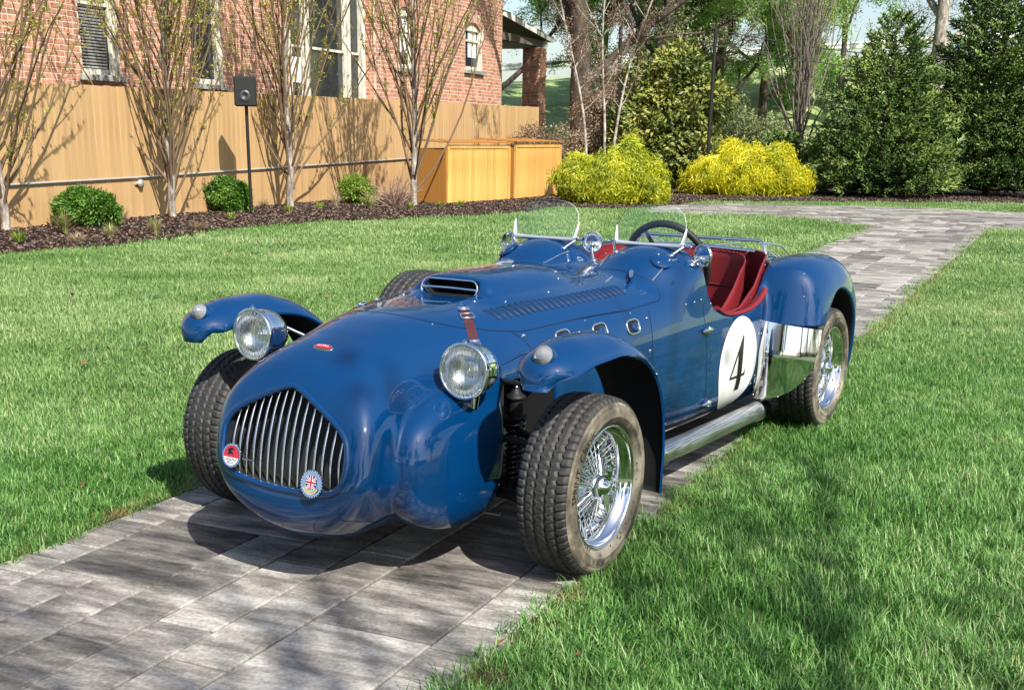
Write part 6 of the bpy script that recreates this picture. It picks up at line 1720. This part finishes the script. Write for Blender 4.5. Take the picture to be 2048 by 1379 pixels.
for i, (u, v, h, s_, kind, lab) in enumerate(((130, 470, .34, .26, 'm', 'straw and green grass clump left of the bigger boxwood'), (245, 450, .30, .26, 'd', 'straw coloured grass tuft touching the bigger boxwood'), (40, 488, .20, .12, 'g', 'lime green bulb shoots at the bed edge on the far left'),
      (155, 488, .16, .22, 'd', 'low flattened straw tuft at the edge of the lawn'), (222, 478, .22, .14, 'm', 'green shoots with straw in front of the bigger boxwood'), (312, 470, .24, .14, 'm', 'green shoots with straw left of the second tree'),
      (395, 464, .18, .20, 'd', 'bent straw tuft right of the second tree foot'), (462, 440, .14, .08, 'g', 'tiny lime shoots below the boxwood by the pole'), (527, 420, .24, .24, 'd', 'straw tuft right of the speaker pole'),
      (578, 425, .16, .12, 'g', 'lime shoots at the foot of the third tree'), (672, 415, .34, .26, 'd', 'pale dry grass clump left of the lime shrub'), (740, 420, .30, .26, 'm', 'dry and green grass clump right of the lime shrub'),
      (640, 420, .16, .10, 'g', 'small lime shoots between third and fourth trees'), (822, 420, .16, .10, 'g', 'small lime shoots at the foot of the fourth tree'), (880, 415, .14, .16, 'g', 'low yellow green perennials in front of the first bin'), (920, 414, .18, .20, 'g', 'leafy green perennials below the first bin corner'))):
    if kind == 'd': tuft('grass_tuft', px(u, v), 130, h, s_, .008, M_dry, lab, 'grass tuft', 'dry grass tufts in the mulch', i)
    elif kind == 'g': tuft('green_shoots', px(u, v), 60, h, s_, .018, M_iris, lab, 'plant', 'green shoots in the mulch', i)
    else: tuft('grass_tuft', px(u, v), 110, h, s_, .008, M_dry, lab, 'grass tuft', 'dry grass tufts in the mulch', i, M_iris, .5)
def twig_shrub(base_, h, seed, label):
    g = np.random.default_rng(seed); mb = MB()
    for k in range(150):
        a = g.uniform(0, 6.28); o = g.uniform(.2, 1.3); P = branch_pts((g.normal(0, .05), g.normal(0, .05), 0), (math.cos(a)*o, math.sin(a)*o, 1), h*g.uniform(.6, 1.2), 6, .16, g, -.02); mb.tube(P, [.006*(1-.7*i/6)+.001 for i in range(7)], 3, caps=False)
    o = mb.build('twiggy_shrub', M_tw2); o.location = base_; tag(o, label, 'shrub'); return o
M_tw2 = mat('pale_twigs', (.30, .20, .15), .9)
twig_shrub(px(790, 418), .62, 5, 'bare brown twiggy shrub at the foot of the fourth tree')
# golden thread cypress
M_gold1 = leaf_mat('golden_foliage', [(.25, (.11, .19, .012)), (.45, (.34, .40, .02)), (.7, (.64, .64, .03)), (.9, (.82, .78, .07))], 2.2, .35, var=.5)
M_gold2 = leaf_mat('golden_foliage_pure', [(.25, (.20, .26, .010)), (.42, (.50, .50, .014)), (.68, (.78, .72, .025)), (.9, (.92, .86, .08))], 2.2, .35, var=.4)
def thread(m, seed):
    r_ = random.Random(seed); mb = MB()
    for _ in range(9):
        a = r_.uniform(0, 6.28); d = Vector((math.cos(a)*.6, math.sin(a)*.6, 1)).normalized(); P = [Vector((0, 0, 0))]; L_ = r_.uniform(.10, .2)
        for k in range(4): d = (d+Vector((math.cos(a)*.18, math.sin(a)*.18, -.34))).normalized(); P.append(P[-1]+d*L_/4)
        for k in range(4):
            s_ = (P[k+1]-P[k]).cross(Vector((r_.random(), r_.random(), r_.random()))).normalized()*.006
            mb.add([P[k]-s_, P[k]+s_, P[k+1]+s_*.7, P[k+1]-s_*.7], [(0, 1, 2, 3)])
    return mb.build('thread', m)
th1 = variants('th1', [thread(M_gold1, i) for i in range(4)]); th2 = variants('th2', [thread(M_gold2, 10+i) for i in range(4)])
b1 = px(1225, 408)
shrub('golden_shrub', b1, [(-.55, 0, .42, .55, .5, .36), (0, 0, .55, .6, .5, .42), (.35, .1, .85, .28, .3, .42), (.6, 0, .45, .42, .4, .40), (-.2, -.2, .25, .7, .4, .25), (.75, -.1, .22, .35, .3, .22), (-.7, 0, .62, .3, .3, .3)], 6500, th1, 4, 'yellow green thread-leaf shrub between the bins and the magnolia', 'golden thread-leaf shrubs', scl=(.8, 1.35), seed=7, shell=.45, rag=.15)
b2 = px(1490, 392)
shrub('golden_shrub', b2, [(-.75, 0, .42, .6, .5, .38), (0, 0, .55, .7, .5, .48), (.7, .1, .5, .55, .5, .45), (1.1, 0, .3, .45, .4, .3), (-.3, .1, .85, .35, .3, .36), (.75, .1, .85, .3, .3, .3), (-1.15, 0, .25, .35, .3, .25), (.2, -.2, .25, .9, .4, .25)], 8500, th2, 4, 'bright pure yellow thread-leaf shrub at the foot of the bare fan tree', 'golden thread-leaf shrubs', scl=(.85, 1.4), seed=8, shell=.45, rag=.15)
# magnolia
magl = variants('magl', [leafcard('leaf', M_lf3, .15, .060, 8, .10, 340+i, up=.3, fold=.05) for i in range(4)])
shrub('magnolia', (4.2, 33.3, 0), [(0, 0, 1.0, .95, .8, .9), (-.5, 0, 1.9, .9, .7, .7), (.3, 0, 2.2, .9, .7, .75), (-.2, 0, 2.9, .7, .6, .6), (.4, 0, .6, .9, .7, .6), (-1.3, .2, 1.5, .6, .6, .8), (-.9, .2, 2.7, .6, .5, .6)], 3300, magl, 4, 'large glossy leaved magnolia shrub between the two golden shrubs', scl=(.8, 1.3), seed=9, shell=.25, m=M_barkd)
shrub('brown_shrub', (1.6, 34.5, 0), [(0, 0, .8, 1.1, .6, .8), (.9, 0, 1.0, .8, .6, .9), (-1.2, 0, .9, .8, .5, .7), (.6, 0, 2.0, .8, .5, .6)], 3800, lf4, 4, 'brown twiggy undergrowth shrub behind the birch stems', seed=10, shell=.1, scl=(.9, 1.6))
shrub('green_shrub', (8.6, 37, 0), [(0, 0, .8, 1.2, .7, .8), (1.2, 0, .7, 1.0, .7, .7), (-1.5, 0, 1.0, 1.0, .6, .9), (-2.6, 0, 1.3, 1.0, .6, 1.1)], 4200, lf2, 4, 'olive green undergrowth behind the yellow shrub', seed=11, shell=.1, scl=(.9, 1.6))
shrub('ivy_shrub', px(1128, 396), [(0, 0, .35, .22, .2, .32), (.1, 0, .7, .15, .15, .25)], 800, boxl, 4, 'dark ivy growing at the end of the second bin', seed=12, shell=.1)
# conifers
M_spr = leaf_mat('spruce_needles', [(.3, (.035, .075, .018)), (.5, (.10, .17, .035)), (.68, (.20, .28, .06)), (.88, (.34, .40, .11))], .8, .15, var=.4)
def sprig(m, seed, L_=.26):
    r_ = random.Random(seed); mb = MB()
    def spear(p, d, l, w):
        s1 = d.orthogonal().normalized(); s2 = d.cross(s1)
        V = [p+s1*w*.6, p+(s1*-.5+s2*.87)*w*.6, p+(s1*-.5-s2*.87)*w*.6]; M_ = [q+d*l*.45+(q-p)*.7 for q in V]
        mb.add(V+M_+[p+d*l], [(0, 1, 4, 3), (1, 2, 5, 4), (2, 0, 3, 5), (3, 4, 6), (4, 5, 6), (5, 3, 6)])
    spear(Vector((0, 0, 0)), Vector((0, 0, 1)), L_, .020)
    for k in range(8):
        z = L_*(.05+.72*k/8); a = k*2.4+r_.uniform(-.4, .4); d = Vector((math.cos(a)*.8, math.sin(a)*.8, .75)).normalized(); spear(Vector((0, 0, z)), d, L_*r_.uniform(.35, .55)*(1-.35*k/8), .015)
    return mb.build('sprig', m)
sprc = variants('sprc', [sprig(M_spr, i) for i in range(4)])
def conifer(base_, H, W_, n, seed, label, skew=0):
    g = np.random.default_rng(seed); e = empty('conifer', base_, 0, label, 'conifer', 'dark conifers on the right')
    MB().tube([(0, 0, -.1), (0, 0, H*.5), (0, 0, H*.97)], [.11, .07, .012], 8).build('trunk', M_barkd, e)
    # whorls of boughs, sprigs sit along each bough
    P = []; D = []; br = MB(); nbw = 0
    z = .12
    while z < H*.98:
        t = z/H; Rr = W_*(1-t)**.72*(1+.0*t)*(1 if t > .1 else .82+1.8*t); k_ = max(5, int(11*(1-t)+5))
        for k in range(k_):
            a = k*6.283/k_+z*5+g.normal(0, .15); L_ = Rr*g.uniform(.72, 1.12); up = g.uniform(.05, .35)+.3*t
            Q = [Vector((0, 0, z)), Vector((math.cos(a)*L_*.5, math.sin(a)*L_*.5, z+up*L_*.25)), Vector((math.cos(a)*L_, math.sin(a)*L_, z+up*L_*.62))]
            br.tube(Q, [.018*(1-t)+.004, .012*(1-t)+.003, .003], 4, caps=False)
            m_ = max(3, int(n*L_*.026)); 
            for q in range(m_):
                s_ = .30+.72*g.random()**.7; c = Q[1].lerp(Q[2], (s_-.5)*2) if s_ > .5 else Q[0].lerp(Q[1], s_*2)
                sd = g.normal(0, .13+.12*L_*s_*.6); P.append((c.x-math.sin(a)*sd, c.y+math.cos(a)*sd, c.z+g.normal(0, .05)-.12*abs(sd))); dd = Vector((math.cos(a)-math.sin(a)*sd*1.6, math.sin(a)+math.cos(a)*sd*1.6, .55+g.normal(0, .25))); D.append(list(dd.normalized()))
        z += .115+.06*t
    P = np.array(P); D = np.array(D); k = P[:, 2] > .02; P = P[k]; D = D[k]
    b_ = br.build('boughs', M_barkd, e); b_['kind'] = 'stuff'
    f_ = scatter('needles', P, orient(D, g, .28), g.uniform(.85, 1.6, len(P)), sprc, 4, e); f_['kind'] = 'stuff'; print('sprigs', len(P)); return e
conifer((8.95, 31.6, 0), 4.2, 1.95, 330, 71, 'large conical dark green conifer left of the taller one')
conifer((12.35, 33.6, 0), 6.6, 2.5, 300, 72, 'taller dark conifer cut off by the right side of the photo')
conifer((6.75, 33.0, 0), 1.5, .75, 260, 73, 'low dark conifer at the foot of the bare fan tree')

# ================================================================== BEHIND THE CAMERA: what the paint and chrome mirror, and what shades the path
M_hs = mat('white_siding', (.62, .62, .60), .7); M_roof2 = mat('asphalt_roof', (.09, .09, .095), .9)
hs = empty('white_house', (-9, -24, 0), 0, 'low white garage building behind the photographer', 'house')
MB().box((0, 0, 1.5), (8, 5, 3)).build('wall', M_hs, hs)
mb = MB(); mb.add([(-4.3, 2.8, 2.95), (4.3, 2.8, 2.95), (4.3, 0, 4.6), (-4.3, 0, 4.6), (-4.3, -2.8, 2.95), (4.3, -2.8, 2.95)], [(0, 3, 2, 1), (3, 4, 5, 2), (0, 4, 3), (1, 2, 5)]); mb.build('roof', M_roof2, hs)
for x in (-2.2, 1.6): 
    w = MB().box((x, 2.52, 1.6), (1.1, .06, 1.2)).build('window', M_hs, hs); MB().box((x, 2.56, 1.6), (.95, .02, 1.05)).build('pane', M_pane, w)
big_tree('shade_tree', (3.15, -3.0, 0), 6.7, .12, 91, 'young bare tree behind the camera whose branches shade the path', (-.03, .04), leafc=lf1, leafn=150, z0=.58, nl=6, levels=3, spread=.42)
big_tree('shade_tree', (-10, -9, 0), 9, .25, 92, 'bare tree behind the camera on the left', leafc=lf2, leafn=16000, z0=.2)
big_tree('shade_tree', (15, -3, 0), 9, .25, 93, 'leafing tree behind the camera on the right', leafc=lf2, leafn=22000, z0=.2)
big_tree('shade_tree', (-3, -20, 0), 9, .25, 94, 'tall leafing tree behind the white garage building', leafc=lf2, leafn=16000, z0=.2)
big_tree('shade_tree', (9, -18, 0), 9, .25, 95, 'leafing tree behind the hedge', leafc=lf2, leafn=16000, z0=.2)
shrub('hedge', (8, -12, 0), [(x, 0, 1.0, 1.4, .8, 1.1) for x in np.arange(-3, 14, 1.3)], 6000, lf2, 4, 'long green hedge behind the camera', cat='hedge', scl=(1.5, 2.8), seed=13, stems=0)
